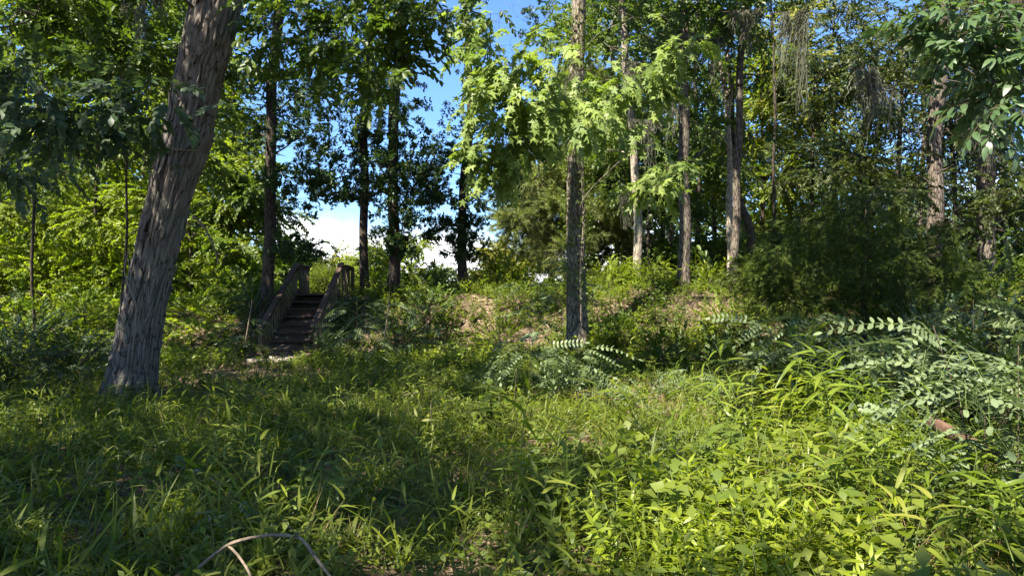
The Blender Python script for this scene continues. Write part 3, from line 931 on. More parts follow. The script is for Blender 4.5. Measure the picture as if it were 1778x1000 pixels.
# long shaggy plates of bark lifting off the trunk
PT = resample(np.column_stack([pts, [.315, .285, .275, .27, .285, .295, .305, .28, .22, .1]]), 400)
pm = MB()
for k in range(230):
    i0 = int(rng.integers(8, 230)); ln = int(rng.integers(10, 26)); a0 = rng.uniform(-1.9, 1.9); w_ = rng.uniform(.018, .045)
    rows_ = []; tw_ = rng.normal(0, .012)
    lift0, lift1 = rng.uniform(0, .035), rng.uniform(0, .05)
    for j in range(7):
        u = j / 6; c = PT[min(399, i0 + int(ln * u))]
        off = .012 + lift0 * (1 - u) ** 3 + lift1 * u ** 3
        ww = w_ * (1 - .7 * abs(2 * u - 1) ** 2.5) / c[3]
        aa = a0 + tw_ * j
        for s_ in (-1, 0, 1):
            rr = c[3] + off + (.006 if s_ == 0 else 0)
            rows_.append((c[0] + math.sin(aa + s_ * ww) * rr, c[1] - math.cos(aa + s_ * ww) * rr, c[2]))
    inner = [(x_ + (c[0] - x_) * .05, y_ + (c[1] - y_) * .05, z_) for x_, y_, z_ in rows_]
    f_ = [(3 * j + s_, 3 * j + s_ + 1, 3 * j + s_ + 4, 3 * j + s_ + 3) for j in range(6) for s_ in (0, 1)]
    f2 = [tuple(21 + q for q in reversed(f)) for f in f_]
    e_ = [(3 * j, 3 * j + 3, 3 * j + 24, 3 * j + 21) for j in range(6)] + [(3 * j + 2, 3 * j + 23, 3 * j + 26, 3 * j + 5) for j in range(6)]
    uv_ = [((a0 * .3 + (q % 3) * w_), (i0 * .04 + (q // 3) * .06)) for q in range(21)] * 2
    pm.add(np.array(rows_ + inner) - np.array(base), f_ + f2 + e_, 0, uv_)
po = pm.build("bark_plates", M['shag'], big); po["kind"] = "stuff"
# thin vine wound across the trunk and dead twigs near its top
vm = MB()
def on_trunk(py, side, off=.055, front=1.0):
    P = resample(np.column_stack([pts, [.315, .285, .275, .27, .285, .295, .305, .28, .22, .1]]), 300)
    zz = EYE - (py - 500) / F * 9.8
    i = int(np.argmin(abs(P[:, 2] - zz))); c = P[i, :3]; r_ = P[i, 3] + .03 + off
    a = side
    return c + np.array((math.sin(a) * r_, -math.cos(a) * r_, 0))
vp = [on_trunk(235 + 60 * 0, -1.2), on_trunk(262, -.5), on_trunk(270, .3), on_trunk(268, 1.2)]
tube(vm, resample(vp, 24) - np.array(base), np.full(24, .011), 5)
vp = [on_trunk(440, -1.3), on_trunk(470, -.8), on_trunk(500, -.2), on_trunk(540, .25), on_trunk(640, .4)]
tube(vm, resample(vp, 30) - np.array(base), np.full(30, .010), 5)
vp = [on_trunk(360, .1, .09), on_trunk(400, .15, .09), on_trunk(450, .12, .08)]
tube(vm, resample(vp, 20) - np.array(base), np.full(20, .006), 5)
vm.build("vine", M['palestem'], big)
for (a, b_, c_) in (((348, 28), (330, 8), (305, -15)), ((350, 18), (345, 2), (340, -20))):
    tm = MB()
    tube(tm, resample([at(a[0], a[1], 9.4), at(b_[0], b_[1], 9.2), at(c_[0], c_[1], 9.1)], 8) - np.array(base), np.linspace(.03, .015, 8), 6)
    tm.build("twig", M['barkdark'], big)

# ------------------------------------------------------------------ slender oaks by the gap
UP = (9.5, 17, 3.2, 11, 110, -1.5, -1.5)  # unseen upper crowns, made dense and shifted sunward to shade the leaves below
base, pts = trunk_from_px([(462, 560), (466, 430), (471, 300), (474, 150), (484, 0)], 17, extra=[(.2, 0, 12), (0, 0, 17)])
tree("oak_tree", "slender dark trunk just left of the wooden stairs, with leaves hanging to its right", "tree", base, pts,
     [.17, .14, .13, .125, .12, .10, .05], 'barkdark', 'oak',
     CL([(520, 240, .9), (545, 305, .55, 0, .8), (500, 320, .5), (510, 355, .45, 0, .5), (560, 340, .3, 0, .6), (505, 170, .9), (440, 120, .8), (540, 70, .9), (430, 230, .6), (540, 428, .22, 0, .6), (500, 420, .35, 0, .7), (520, 130, .8), (530, 5, .9), (430, 20, 1), (575, 30, .9)], 17, 37),
     upper=UP, scale=.85)
base, pts = trunk_from_px([(634, 500), (631, 400), (632, 250), (640, 120), (650, 0)], 19.5, extra=[(.1, 0, 12), (0, 0, 17)])
tree("oak_tree", "thinnest of the two dark trunks straight behind the right stair railing", "tree", base, pts,
     [.13, .12, .115, .11, .10, .09, .04], 'barkdark', 'oak',
     CL([(600, 300, .9), (560, 250, .9), (620, 200, 1.0), (580, 150, 1.0), (540, 190, .7), (650, 270, .7), (600, 90, 1.1), (640, 30, 1.1), (575, 320, .5), (620, 335, .35), (555, 290, .6)], 19.5, 42),
     upper=UP, scale=.85)
base, pts = trunk_from_px([(684, 510), (683, 400), (684, 250), (690, 120), (694, 0)], 19, extra=[(.1, 0, 12), (0, 0, 17)])
tree("oak_tree", "thicker of the two dark trunks behind the right stair railing, under dense dark leaves", "tree", base, pts,
     [.17, .15, .145, .14, .13, .11, .05], 'barkdark', 'oak',
     CL([(700, 300, .9), (720, 250, .9), (735, 345, .45), (690, 355, .7), (660, 330, .7), (700, 200, .7), (650, 220, .9), (690, 150, .9), (680, 60, 1.1), (715, 90, .6), (670, 395, .3, 0, .6), (720, 375, .45, 0, .6), (745, 290, .6), (750, 20, .7), (655, 290, .9), (690, 420, .3), (705, 330, .7)], 19, 42),
     upper=UP, scale=.85)
base, pts = trunk_from_px([(805, 505), (804, 400), (808, 300), (815, 190), (812, 100)], 20, extra=[(0, 0, 9.5), (0, 0, 12)])
tree("oak_tree", "lone slim dark-leaved tree standing in the sky gap on the crest", "tree", base, pts,
     [.15, .125, .12, .11, .10, .07, .03], 'barkdark', 'oak',
     CL([(785, 300, .7), (840, 290, .8), (770, 250, .8), (850, 230, .8), (810, 200, .6), (835, 150, .8), (880, 180, .8), (770, 330, .6), (835, 340, .6), (870, 320, .7), (900, 260, .8), (795, 90, .7),
         (775, 405, .4, 0, 1), (825, 385, .4, 0, 1), (800, 430, .35, 0, .7), (820, 420, .35, 0, .7), (785, 385, .3, 0, .7), (860, 60, 1), (820, 30, 1), (930, 140, 1), (770, 55, .9), (800, 105, .7), (740, 90, .7), (745, 40, .8), (850, 100, .7), (880, 215, .7), (890, 90, .9), (900, 30, 1), (950, 60, 1)], 20, 44),
     upper=(10, 14, 2.2, 6, 70, -1, -1), scale=.82)

# ------------------------------------------------------------------ sweetgum in the middle
base, pts = trunk_from_px([(1002, 582), (1000, 470), (999, 330), (1001, 150), (1005, 0)], 14.8, extra=[(.1, 0, 11), (0, 0, 17)])
def gum_disp(th, L, rd):
    o = np.zeros((len(L), len(th)))
    for i, l_ in enumerate(L):
        for j, a in enumerate(th):
            p = Vector((math.cos(a) * 3.2, math.sin(a) * 3.2, l_ * 1.5))
            ds, _ = noise.voronoi(p)
            o[i, j] = .018 * min(1, (ds[1] - ds[0]) * 2.5) + .03 * noise.noise(Vector((math.cos(a) * 1.5, math.sin(a) * 1.5, l_ * .8)))
    return o
gumtree = tree("sweetgum_tree", "central straight trunk on the bank with bright star-shaped leaves on its boughs", "tree", base, pts,
     [.23, .195, .175, .16, .14, .11, .05], 'barkgum', 'gum',
     CL([(860, 60, .8, -4, 1.2), (910, 50, .8, -3.6, 1.2), (960, 45, .6, -3, .8), (930, 110, .8, -4, 1.3), (880, 120, .7, -4, 1.2), (990, 120, .8, -3.4, 1.2), (950, 170, .8, -4.2, 1.3), (900, 190, .7, -4, 1.2),
         (1050, 130, .7, -3.2, 1), (1110, 130, .6, -3.4, 1), (870, 290, .35, -3.4, .8), (850, 260, .4, -3.4, .8), (1030, 190, .6, -3.4, .8), (1080, 200, .7, -3, 1), (1150, 150, .6, -3, .8), (1180, 90, .35, -4, .7),
         (1120, 250, .5, -2.5, .6), (1140, 320, .35, -4, .6), (1160, 290, .3, -4, .5), (830, 90, .6, -4, 1), (850, 160, .6, -4, 1), (900, 250, .4, -4, .8), (1100, 30, .8, -1, .7), (960, 10, .8, -2, .7), (900, 15, .7, -3, .6), (820, 25, .6, -3, .6)], 14.8, 40),
     seg=56, rings=170, disp=gum_disp, upper=(10, 17, 3.0, 10, 60), scale=.92, flat=.55, limb_r=.016, min_limb=2.5, bias=(-.15, -.7, -.45), wob=0)
# vines climbing it
vm = MB()
bb = np.array(base)
for (x0, x1, r_) in ((1009, 1010, .024), (992, 996, .016), (1000, 1012, .012)):
    q = [np.array(at(x0, 560, 14.5)), np.array(at(x1 - 2, 470, 14.52)), np.array(at(x1 + 3, 380, 14.54)), np.array(at(x1, 290, 14.56)), np.array(at(x0 + 3, 180, 14.58)), np.array(at(x1, 60, 14.6))]
    tube(vm, resample(q, 50) - bb, np.linspace(r_, r_ * .5, 50), 7)
vm.build("vine", M['barkgum'], gumtree)
n = 420
zz = rng.uniform(1.4, 7.5, n); aa = rng.uniform(-.2, 3.4, n)
px_ = np.interp(zz, [.6, 7.5], [1.39, 1.45]); rr_ = .23
VP = np.stack([px_ + rr_ * np.cos(aa), 14.8 - rr_ * np.sin(aa), zz], 1)
scatter("vine_leaves", 'creeper', VP, np.stack([rng.uniform(-1, 1, n), rng.uniform(-1, 1, n), rng.uniform(0, 6, n)], 1), rng.uniform(.7, 1.3, n), gumtree, base)

# ------------------------------------------------------------------ trunks on the right
def rt(name, label, rows, d, radii, bark, kind, cl, dens=26, up=(9.5, 16, 3.0, 9, 80), extra=None, **k):
    ext = extra if extra is not None else [(.1, 0, 12), (0, 0, 17)]
    b, p = trunk_from_px(rows, d, extra=ext)
    return tree(name, label, "tree", b, p, radii, bark, kind, CL(cl, d, dens), upper=up, **k)
t7 = rt("mossy_tree", "thin pale trunk between the central trunk and the next thick one, hung with moss", [(1108, 478), (1104, 350), (1099, 230), (1086, 100), (1078, 0)], 20.5, [.14, .12, .11, .10, .09, .07, .03], 'barkpale', 'broad',
   [(1060, 80, .9), (1130, 60, 1), (1050, 180, .9, .5), (1120, 180, .9, 1), (1070, 20, 1.1), (1130, 230, .8, 1), (1060, 260, .7, 1)], 28)
t8 = rt("pine_tree", "straight reddish-grey trunk, sunlit low down, on the crest right of centre", [(1187, 487), (1187, 350), (1188, 200), (1187, 100), (1185, 0)], 18.4, [.17, .155, .145, .135, .13, .1, .05], 'barkmid', 'broad',
   [(1150, 30, 1.1), (1230, 60, 1), (1220, 10, 1), (1160, 110, .7, 1), (1225, 260, .6, 2)], 26)
t9 = rt("slim_tree", "darker slim trunk of the crossing pair, curving right as it rises", [(1276, 492), (1277, 400), (1279, 260), (1287, 120), (1297, 0)], 18.4, [.12, .105, .10, .09, .085, .07, .03], 'barkmid', 'broad',
   [(1250, 40, .9), (1320, 60, .9), (1290, 0, 1), (1330, 130, .7, 1), (1250, 150, .5, 2)], 24)
b, p = trunk_from_px([(1265, 484), (1267, 380), (1267, 250), (1263, 180), (1250, 120), (1240, 70), (1232, 10)], 19.8, extra=[(-.2, 0, 12)])
t10 = tree("forked_tree", "pale thin trunk that forks high up, just left of its darker twin", "tree", b, p, [.10, .09, .08, .075, .065, .06, .05, .03], 'barkpale', 'broad',
   CL([(1210, 60, .8), (1230, 110, .7), (1200, 150, .7), (1180, 20, .9), (1215, 220, .6), (1300, 40, .8)], 19.8, 22), upper=(9.5, 13, 2, 4, 60))
fk = MB(); tube(fk, resample([at(1265, 200, 19.8), at(1269, 150, 19.8), at(1262, 100, 19.8), at(1275, 40, 19.8), at(1280, -30, 19.8)], 24) - np.array(b), np.linspace(.065, .04, 24), 8)
fk.build("fork", M['barkpale'], t10)
b, p = trunk_from_px([(1306, 485), (1304, 420), (1300, 385), (1288, 355), (1280, 330)], 21, extra=[(-.1, 0, 6), (-.1, 0, 8)])
tree("crooked_tree", "short crooked dark trunk bending left behind the twin trunks", "tree", b, p, [.15, .13, .12, .11, .10, .08, .04], 'barkdark', 'broad', CL([(1250, 270, .7), (1310, 240, .7), (1290, 200, .8)], 21, 22), upper=None)
t12 = rt("rough_tree", "sunlit rough grey trunk rising behind the dark cedar", [(1617, 520), (1620, 430), (1625, 330), (1628, 240), (1633, 100), (1636, 0)], 15.6, [.19, .175, .165, .155, .15, .135, .10, .05], 'barkmid', 'olive',
   [(1560, 60, .9), (1620, 30, .9), (1500, 110, 1), (1560, 160, .9), (1470, 60, 1), (1500, 210, .9), (1580, 230, .6), (1440, 150, .8), (1540, 280, .8), (1680, 60, .8), (1450, 10, 1), (1590, 330, .6, 1), (1500, 290, .8, -1), (1430, 290, .7, -1), (1560, 330, .7, -1), (1480, 330, .6, -1), (1660, 380, .7, -1), (1740, 400, .7, -1), (1780, 330, .7, -1)], 32)
t13 = rt("rough_tree", "thicker faded trunk farther back, right of the sunlit rough trunk", [(1711, 440), (1712, 330), (1715, 200), (1718, 0)], 20, [.24, .22, .21, .19, .14, .06], 'barkmid', 'olive',
   [(1660, 210, 1), (1750, 180, 1.1), (1700, 100, 1.1), (1760, 290, 1), (1660, 300, .8, 1.5), (1760, 80, 1.2), (1680, 20, 1.2), (1730, 360, .8, -1.5), (1700, 250, .8, -1.5), (1740, 330, .7, -2)], 30)

# near tree off the right edge, its bough of big pale leaves in view
b, p = trunk_from_px([(1950, 760), (1890, 400), (1812, 110), (1778, 0)], 7.2, extra=[(-.3, 0, 8), (-.2, 0, 11)])
tree("hickory_tree", "dark trunk in the top right corner, large pale pointed leaves hanging in front", "tree", b, p, [.24, .2, .18, .17, .14, .06], 'barkdark', 'hick',
   CL([(1680, 30, .28, -2.4), (1730, 60, .26, -2.4), (1640, 90, .2, -2.3), (1720, 150, .28, -2.5), (1660, 180, .26, -2.5), (1600, 150, .18, -2.4), (1610, 235, .14, -2.5), (1760, 120, .3, -2.5), (1700, 210, .18, -2.6), (1770, 20, .3, -2.4), (1560, 60, .16, -2.2), (1690, 110, .28, -2.5), (1650, 30, .25, -2.3), (1740, 190, .25, -2.5), (1600, 90, .2, -2.3)], 7.2, 30)
   + [((6.0, 7.0, 8.4), 1.5, 90, 'broad'), ((2.3, 8.6, 9.5), 1.6, 220, 'broad'), ((4, 9.5, 10), 1.6, 200, 'broad'), ((.8, 7, 9.5), 1.4, 180, 'broad'), ((5.2, 11, 11), 1.7, 180, 'broad'), ((4.6, 8, 9.5), 1.6, 110, 'broad'), ((7.5, 7.5, 9.5), 1.8, 90, 'broad'), ((3, 6.5, 9.2), 1.5, 190, 'broad'), ((1.8, 8, 10), 1.5, 190, 'broad'), ((3.2, 9.5, 10.5), 1.7, 190, 'broad'), ((1, 5.5, 9), 1.3, 80, 'broad'), ((5, 5.5, 9), 1.4, 90, 'broad'), ((-1, 3.5, 9), 1.2, 90, 'broad'), ((.5, 2.8, 9), 1.2, 90, 'broad'), ((2, 3, 9), 1.2, 90, 'broad'), ((3.4, 4, 9), 1.3, 100, 'broad'), ((0, 4.8, 9.3), 1.3, 190, 'broad'), ((2, 5, 9.3), 1.3, 190, 'broad')], limb_r=.018, upper=None, scale=.8, lift=.25, min_limb=4.2)  # unseen broad-leaved clusters overhead, added to shade the right side

# ------------------------------------------------------------------ near tree off the left edge: dusky leaves in the upper left
b, p = trunk_from_px([(-160, 700), (-140, 400), (-120, 100), (-100, -100)], 8.5, extra=[(.1, 0, 10), (0, 0, 13)])
tree("beech_tree", "tree past the left edge whose dusky broad leaves spread across the upper left", "tree", b, p, [.25, .2, .18, .16, .13, .06], 'barkdark', 'dusky',
   CL([(20, 150, .7, -1.2), (90, 170, .7, -1), (170, 165, .7, -.8), (240, 180, .6, -.5), (60, 210, .6, -1), (140, 215, .6, -.6), (200, 220, .5, 0), (20, 110, .6, -1), (290, 175, .35, -.7), (345, 200, .2, -.9, .5), (395, 185, .14, -.9, .4),
       (40, 270, .5, 1), (120, 260, .6, 2), (70, 10, .7, -.5, .5), (10, 300, .35, 0)], 8.5, 26), scale=.85, flat=.42,
   upper=(7.5, 13, 3.6, 10, 90), limb_r=.02, min_limb=3)
# ------------------------------------------------------------------ shade trees outside the view
for (x, y, lab, kd, n_) in ((-7, -2.5, 'tall shade tree behind the viewpoint, leftmost there', 'broad', 14), (-9.5, 2.5, "tall shade tree standing well past the left edge", 'broad', 13), (-3.5, -6, "tall shade tree behind the viewpoint, left of the other", 'broad', 13),
                        (2.8, -4.5, "tall shade tree behind the viewpoint, right of the other", 'broad', 8), (-12.5, 9.5, "tall shade tree past the left edge, farther back", 'broad', 12), (9.5, 4.5, "tall shade tree past the right edge", 'broad', 9)):
    z0 = gz(x, y)
    tree("shade_tree", lab, "tree", (x, y, z0), [(x, y, z0 - .1), (x + .2, y, 5), (x, y + .3, 10), (x, y, 15)], [.28, .22, .18, .06], 'barkdark', kd, [], upper=(6.5, 14, 4.6, n_, 120), scale=1.15, rings=20, seg=10)
for (x, y, lab) in ((-2.5, 12, "a"), ):
    pass

# ------------------------------------------------------------------ background wood
def bg(name, label, px, d, h, kind, bark, r=.12, zb=2.5, cr=2.2, cnt=9, n=60, sc_=1.4, lean=0.0, group=None, cat="tree", top=None, cull=True):
    x = (px - 889) / F * d; z0 = gz(x, d)
    p = [(x, d, z0 - .2), (x + lean * .3, d, z0 + h * .35), (x + lean * .7 + rng.uniform(-.2, .2), d, z0 + h * .7), (x + lean, d, z0 + h)]
    return tree(name, label, cat, (x, d, z0), p, [r, r * .85, r * .6, r * .2], bark, kind, [], seg=8, rings=24, upper=(z0 + zb, z0 + h, cr, cnt, n), scale=sc_, group=group, limb_r=.03, cull=cull)

left = [  # px, depth, h, kind, zb, cr, r, label
    (60, 15, 9.5, 'broad', 4.4, 2.2, .035, "light green tree whose crown shows above the dusky bough at upper left"),
    (215, 14.5, 9, 'broad', 4.8, 1.7, .03, "light green crown just left of the leaning trunk's top"),
    (-40, 19, 9, 'bright', .8, 2.6, .09, "bright yellow-green leafy tree at the left edge"),
    (60, 22, 10, 'bright', .8, 2.8, .10, "bright leafy tree behind and right of the one at the left edge"),
    (105, 25, 15, 'bright', 2, 2.6, .16, "bright tree with a thick brown trunk far back at left"),
    (165, 20.5, 7, 'bright', .6, 2.0, .06, "low bright leafy tree left of the leaning trunk"),
    (205, 27, 14, 'broad', 3, 2.6, .12, "mid-green tree whose thin straight trunk shows left of the leaning trunk"),
    (250, 23, 10, 'bright', 1, 2.2, .09, "bright leafy tree directly behind the leaning trunk"),
    (343, 27, 16, 'broad', 4.5, 2.4, .17, "tall tree whose pinkish trunk shows just right of the leaning trunk"),
    (330, 20.5, 6, 'bright', .8, 1.7, .06, "bright young tree at the foot of the pinkish far trunk"),
    (400, 23, 8.5, 'bright', 1.2, 2.0, .09, "bright green tree between the leaning trunk and the slender dark one"),
    (428, 21, 4.4, 'broad', .8, 1.3, .06, "rounded green young tree behind the slender dark trunk"),
    (500, 27, 2.4, 'broad', .4, 1.3, .06, "low rounded tree at the left end of the sky gap"),
    (-120, 24, 14, 'broad', 2, 3, .14, "tall mid-green tree beyond the left edge"),
    (130, 33, 17, 'broad', 4, 3.4, .16, "tall green tree closing the view far back at left"),
    (20, 31, 17, 'broad', 4, 3.4, .16, "tall green tree farthest back at the left edge"),
    (280, 34, 16, 'broad', 5, 3.2, .16, "tall far tree showing above the middle of the leaning trunk"),
]
for (px, d, h, kd, zb, cr, r_, lab) in left:
    bg("forest_tree", lab, px, d, h, kd, 'barkmid' if r_ > .11 else 'barkdark', r_, zb, cr, 11 if h > 8 else 8, 95, 1.0 if d < 24 else 1.25, group="trees of the left wood")
right = [
    (958, 25, 6.4, 'pine', .5, 1.8, .12, "feathery pale green pine left of the central trunk"),
    (1000, 27, 8.8, 'pine', 1.0, 2.3, .14, "taller feathery pine directly behind the central trunk"),
    (872, 24, 1.4, 'gold', .1, .7, .04, "rounded grey-green young tree at the right end of the sky gap"),
    (1030, 26, 12, 'broad', 2.5, 2.0, .10, "green tree behind and right of the central trunk"),
    (1070, 30, 15, 'broad', 5, 2.4, .12, "tall green tree between the central and the pale thin trunk"),
    (1128, 23, 7, 'broad', 2.4, 1.4, .06, "dark-stemmed young tree right beside the pale thin trunk"),
    (1150, 27, 13, 'broad', 4, 2.0, .10, "green tree left of the straight reddish trunk, farther back"),
    (1165, 33, 16, 'broad', 4, 2.6, .13, "far tall tree just left of the straight reddish trunk"),
    (1212, 25, 11, 'broad', 4, 1.8, .09, "green tree in the gap right of the straight reddish trunk"),
    (1240, 31, 15, 'bright', 3, 2.4, .12, "light green tree seen between the reddish and the twin trunks"),
    (1325, 29, 10, 'bright', 3.2, 2.2, .11, "bright lime tree right of the twin trunks"),
    (1375, 30, 12, 'gold', 5, 2.4, .13, "yellowing tree right of the bright lime one"),
    (1345, 24, 14, 'duskyfine', 8, 1.3, .06, "thin-stemmed dark tree in front of the yellowing tree"),
    (1410, 26, 9, 'olive', 1, 2.0, .09, "green tree behind the left side of the cedar"),
    (1450, 34, 15, 'olive', 3, 2.8, .13, "far green tree above the cedar"),
    (1495, 24, 8, 'duskyfine', 1, 2.0, .08, "dark tree right behind the cedar"),
    (1560, 23, 9, 'olive', 1.5, 2.2, .10, "mid-green tree left of the sunlit rough trunk, farther back"),
    (1600, 30, 15, 'olive', 3, 2.8, .13, "tall far tree behind the sunlit rough trunk"),
    (1660, 24, 9, 'olive', .8, 2.4, .09, "green tree between the two rough trunks"),
    (1740, 25, 13, 'olive', 1, 2.8, .12, "leafy green tree behind the thicker faded trunk"),
    (1800, 21, 9, 'duskyfine', .5, 2.4, .10, "dark leafy tree at the right edge"),
    (1850, 27, 15, 'olive', 2, 3, .14, "tall green tree beyond the right edge"),
    (1700, 34, 17, 'olive', 4, 3.4, .14, "tallest far green tree at right"),
    (1090, 38, 16, 'broad', 2, 3.0, .14, "farthest tree seen between the central and the reddish trunks"),
    (1290, 38, 17, 'broad', 2.5, 3.2, .14, "farthest tall tree behind the twin trunks"),
]
for (px, d, h, kd, zb, cr, r_, lab) in right:
    bg("pine_tree" if kd == 'pine' else "forest_tree", lab, px, d, h, kd, 'barkmid' if r_ >= .12 else 'barkdark', r_, zb, cr, 12 if kd == 'pine' else (11 if h > 8 else 8), 230 if kd == 'pine' else 95, 1.0 if d < 26 else 1.25, group="trees of the right wood")
def mass(name, label, kind, n, xr, yr, zt, scl):
    x = rng.uniform(*xr, n); y = rng.uniform(*yr, n)
    top = zt * (.72 + .28 * vnoise(x, y * 0, .35, 5)) 
    z = ground_z(x, y) + .2 + (top - .2) * rng.random(n) ** .9
    D = np.stack([rng.normal(0, 1, n), rng.normal(-.5, 1, n), rng.normal(.1, .5, n)], 1)
    P = np.stack([x, y, z], 1)
    P = P[sun_cull(P)] if zt > 5 else P
    tag(scatter(name, kind, P, dir_rot(D[:len(P)], .8), scl * rng.uniform(.7, 1.3, len(P))), label, "undergrowth")
mass("right_thicket", "continuous green thicket under the trees behind the right bank", 'broad', 6000, (5, 30), (22.5, 30), 2.3, 1.2)
mass("left_thicket", "continuous yellow-green thicket behind the leaning trunk", 'bright', 5500, (-26, -8.2), (20, 28), 2.6, 1.15)
mass("right_far_wood", "far-off green wood closing the view at right", 'broad', 4200, (7, 50), (42, 52), 10, 2.2)
mass("left_far_wood", "far-off green wood closing the view at left", 'broad', 5000, (-50, -17), (38, 48), 13, 2.2)
# far low growth seen through the gap
far = [(545, 44, 2.3, 'gold', 1.2, "pale dry bush low in the sky gap, left"), (590, 40, 2.4, 'gold', 1.3, "pale dry bush between the stair rails and the first slim trunk"), (715, 42, 3.2, 'bright', 1.5, "rounded green tree on the skyline right of the two dark trunks"),
       (655, 36, 2.6, 'bright', 1.2, "green bush on the skyline between the two dark trunks"), (760, 60, 1.9, 'broad', 1.4, "low far bush left of the lone slim tree"), (850, 55, 1.9, 'broad', 1.5, "low far bush right of the lone slim tree"), (625, 60, 2.6, 'broad', 1.8, "far rounded dark tree above the dry bushes")]
for (px, d, h, kd, cr, lab) in far:
    bg("far_bush", lab, px, d, h + .2, kd, 'barkdark', .05, .3, cr, 7, 45, 1.5, cat="bush")

# ------------------------------------------------------------------ dark cedar
b = at(1495, 545, 13.2); z0 = gz(b.x, b.y)
pp = [(b.x, b.y, z0 - .1), (b.x, b.y, z0 + 1.2), (b.x + .1, b.y, z0 + 2.6), (b.x + .1, b.y, z0 + 3.3)]
cl = []
for (px, py, r_) in [(1500, 350, .45), (1470, 375, .5), (1530, 390, .5), (1430, 400, .5), (1490, 410, .6), (1560, 420, .5), (1390, 430, .45), (1440, 440, .6), (1510, 450, .6), (1590, 455, .5), (1350, 455, .35),
                    (1370, 480, .5), (1420, 490, .6), (1480, 490, .6), (1550, 490, .6), (1620, 490, .45), (1340, 510, .4), (1400, 525, .5), (1450, 530, .5), (1550, 525, .5), (1600, 520, .45), (1320, 480, .25), (1650, 470, .3)]:
    for dy in (-.7, .5):
        cl.append((tuple(at(px + rng.normal(0, 8), py + rng.normal(0, 6), 13.2 + dy + rng.normal(0, .25))), r_ * 1.15, 26))
tree("cedar_tree", "dark drooping feathery cedar in the shade at right, bare stem below", "tree", (b.x, b.y, z0), pp, [.07, .06, .05, .02], 'barkdark', 'cedar', cl, seg=10, rings=24, scale=.85, limb_r=.015, cull=False, flat=.55, roll=1.0)

# ------------------------------------------------------------------ staircase
M['wood'] = plain_mat("weathered_wood", [(.018, .013, .010), (.055, .038, .028), (.12, .085, .062)], 6, .85, .5, (6, 1, 6), .01)
M['woodpost'] = plain_mat("greenish_wood", [(.04, .033, .018), (.085, .070, .040), (.16, .135, .078)], 6, .85, .5, (6, 6, 1), .01)
SX0, SX1, SY = -5.80, -4.66, 16.0
st = empty("wooden_staircase", ((SX0 + SX1) / 2, SY, 0))
tag(st, "weathered wooden stairs with railings climbing the bank", "stairs")
o_ = np.array(((SX0 + SX1) / 2, SY, 0))
NST, RUN, RISE = 8, .31, .183
hx = (SX1 - SX0) / 2
def part(name, lo, hi, mat, Mx=None, jit=.002, label=None):
    mb = MB(); box(mb, lo, hi, 0, .006, Mx, jit); o = mb.build(name, M[mat], st, smooth=False)
    if label: o["label"] = label
    return o
from mathutils import Matrix
for k in range(NST):
    y = RUN * k; z = RISE * (k + 1)
    part("tread", (-hx + .045, y - .03, z - .04), (hx - .045, y + .125, z), 'wood')
    part("tread", (-hx + .045, y + .135, z - .042), (hx - .045, y + .285, z - .002), 'wood')
    if k in (0, 2, 3, 5): part("riser", (-hx + .045, y + .02, z - RISE + .004), (hx - .045, y + .04, z - .044), 'wood')
YT = RUN * NST; ZT = RISE * NST
for k in range(8):
    part("deck_board", (-hx + .045, YT + .004 + k * .147, ZT - .04), (hx - .045, YT + .142 + k * .147, ZT), 'wood')
ang = math.atan2(RISE, RUN); Ls = math.hypot(YT, ZT)
for s in (-1, 1):
    Mx = Matrix.Translation((s * (hx - .02), -.02, .02)) @ Matrix.Rotation(ang, 4, 'X')
    part("stringer", (-.02, -.05, -.16), (.02, Ls + .05, .08), 'wood', Mx)
    Mr = Matrix.Translation((s * (hx + .035), -.12, .70)) @ Matrix.Rotation(ang, 4, 'X')
    part("handrail", (-.07, 0, -.002), (.07, Ls + .20, .042), 'wood', Mr)
    Mr2 = Matrix.Translation((s * (hx + .035), -.10, .60)) @ Matrix.Rotation(ang, 4, 'X')
    part("rail", (-.02, 0, 0), (.02, Ls + .10, .085), 'wood', Mr2)
    part("handrail", (s * (hx + .035) - .055, YT + .09, ZT + .75), (s * (hx + .035) + .055, YT + 1.22, ZT + .79), 'wood')
    part("rail", (s * (hx + .035) - .02, YT + .09, ZT + .65), (s * (hx + .035) + .02, YT + 1.18, ZT + .742), 'wood')
    for (y, zb, zt) in ((-.04, -.05, .69), (YT * .5, -.3 + .5, ZT * .5 + .69), (YT + .06, .3, ZT + .74), (YT + 1.12, ZT - .5, ZT + .74)):
        part("post", (s * (hx + .05) - .045 + s * .03, y - .045, zb), (s * (hx + .05) + .045 + s * .03, y + .045, zt), 'woodpost')
    nb_ = 15
    for k in range(nb_):
        y = .09 + (YT - .12) * k / (nb_ - 1) - .02
        z = (y + .1) * RISE / RUN + .62
        part("baluster", (s * (hx + .012) - .018, y - .018, z - .62 - .02), (s * (hx + .012) + .018, y + .018, z), 'woodpost')
    for k in range(8):
        y = YT + .18 + .12 * k
        part("baluster", (s * (hx + .012) - .018, y - .018, ZT - .1), (s * (hx + .012) + .018, y + .018, ZT + .66), 'woodpost')
M['slab'] = plain_mat("old_concrete", [(.22, .18, .14), (.38, .32, .26)], 9, .9, .3)
mb = MB(); box(mb, (-.62, -.42, -.06), (.55, .25, .05), 0, .015)
sl = mb.build("concrete_slab", M['slab'], loc=(-5.22, 15.45, gz(-5.2, 15.4) + .02), smooth=False)
tag(sl, "pale worn slab on the ground at the foot of the wooden stairs", "slab")

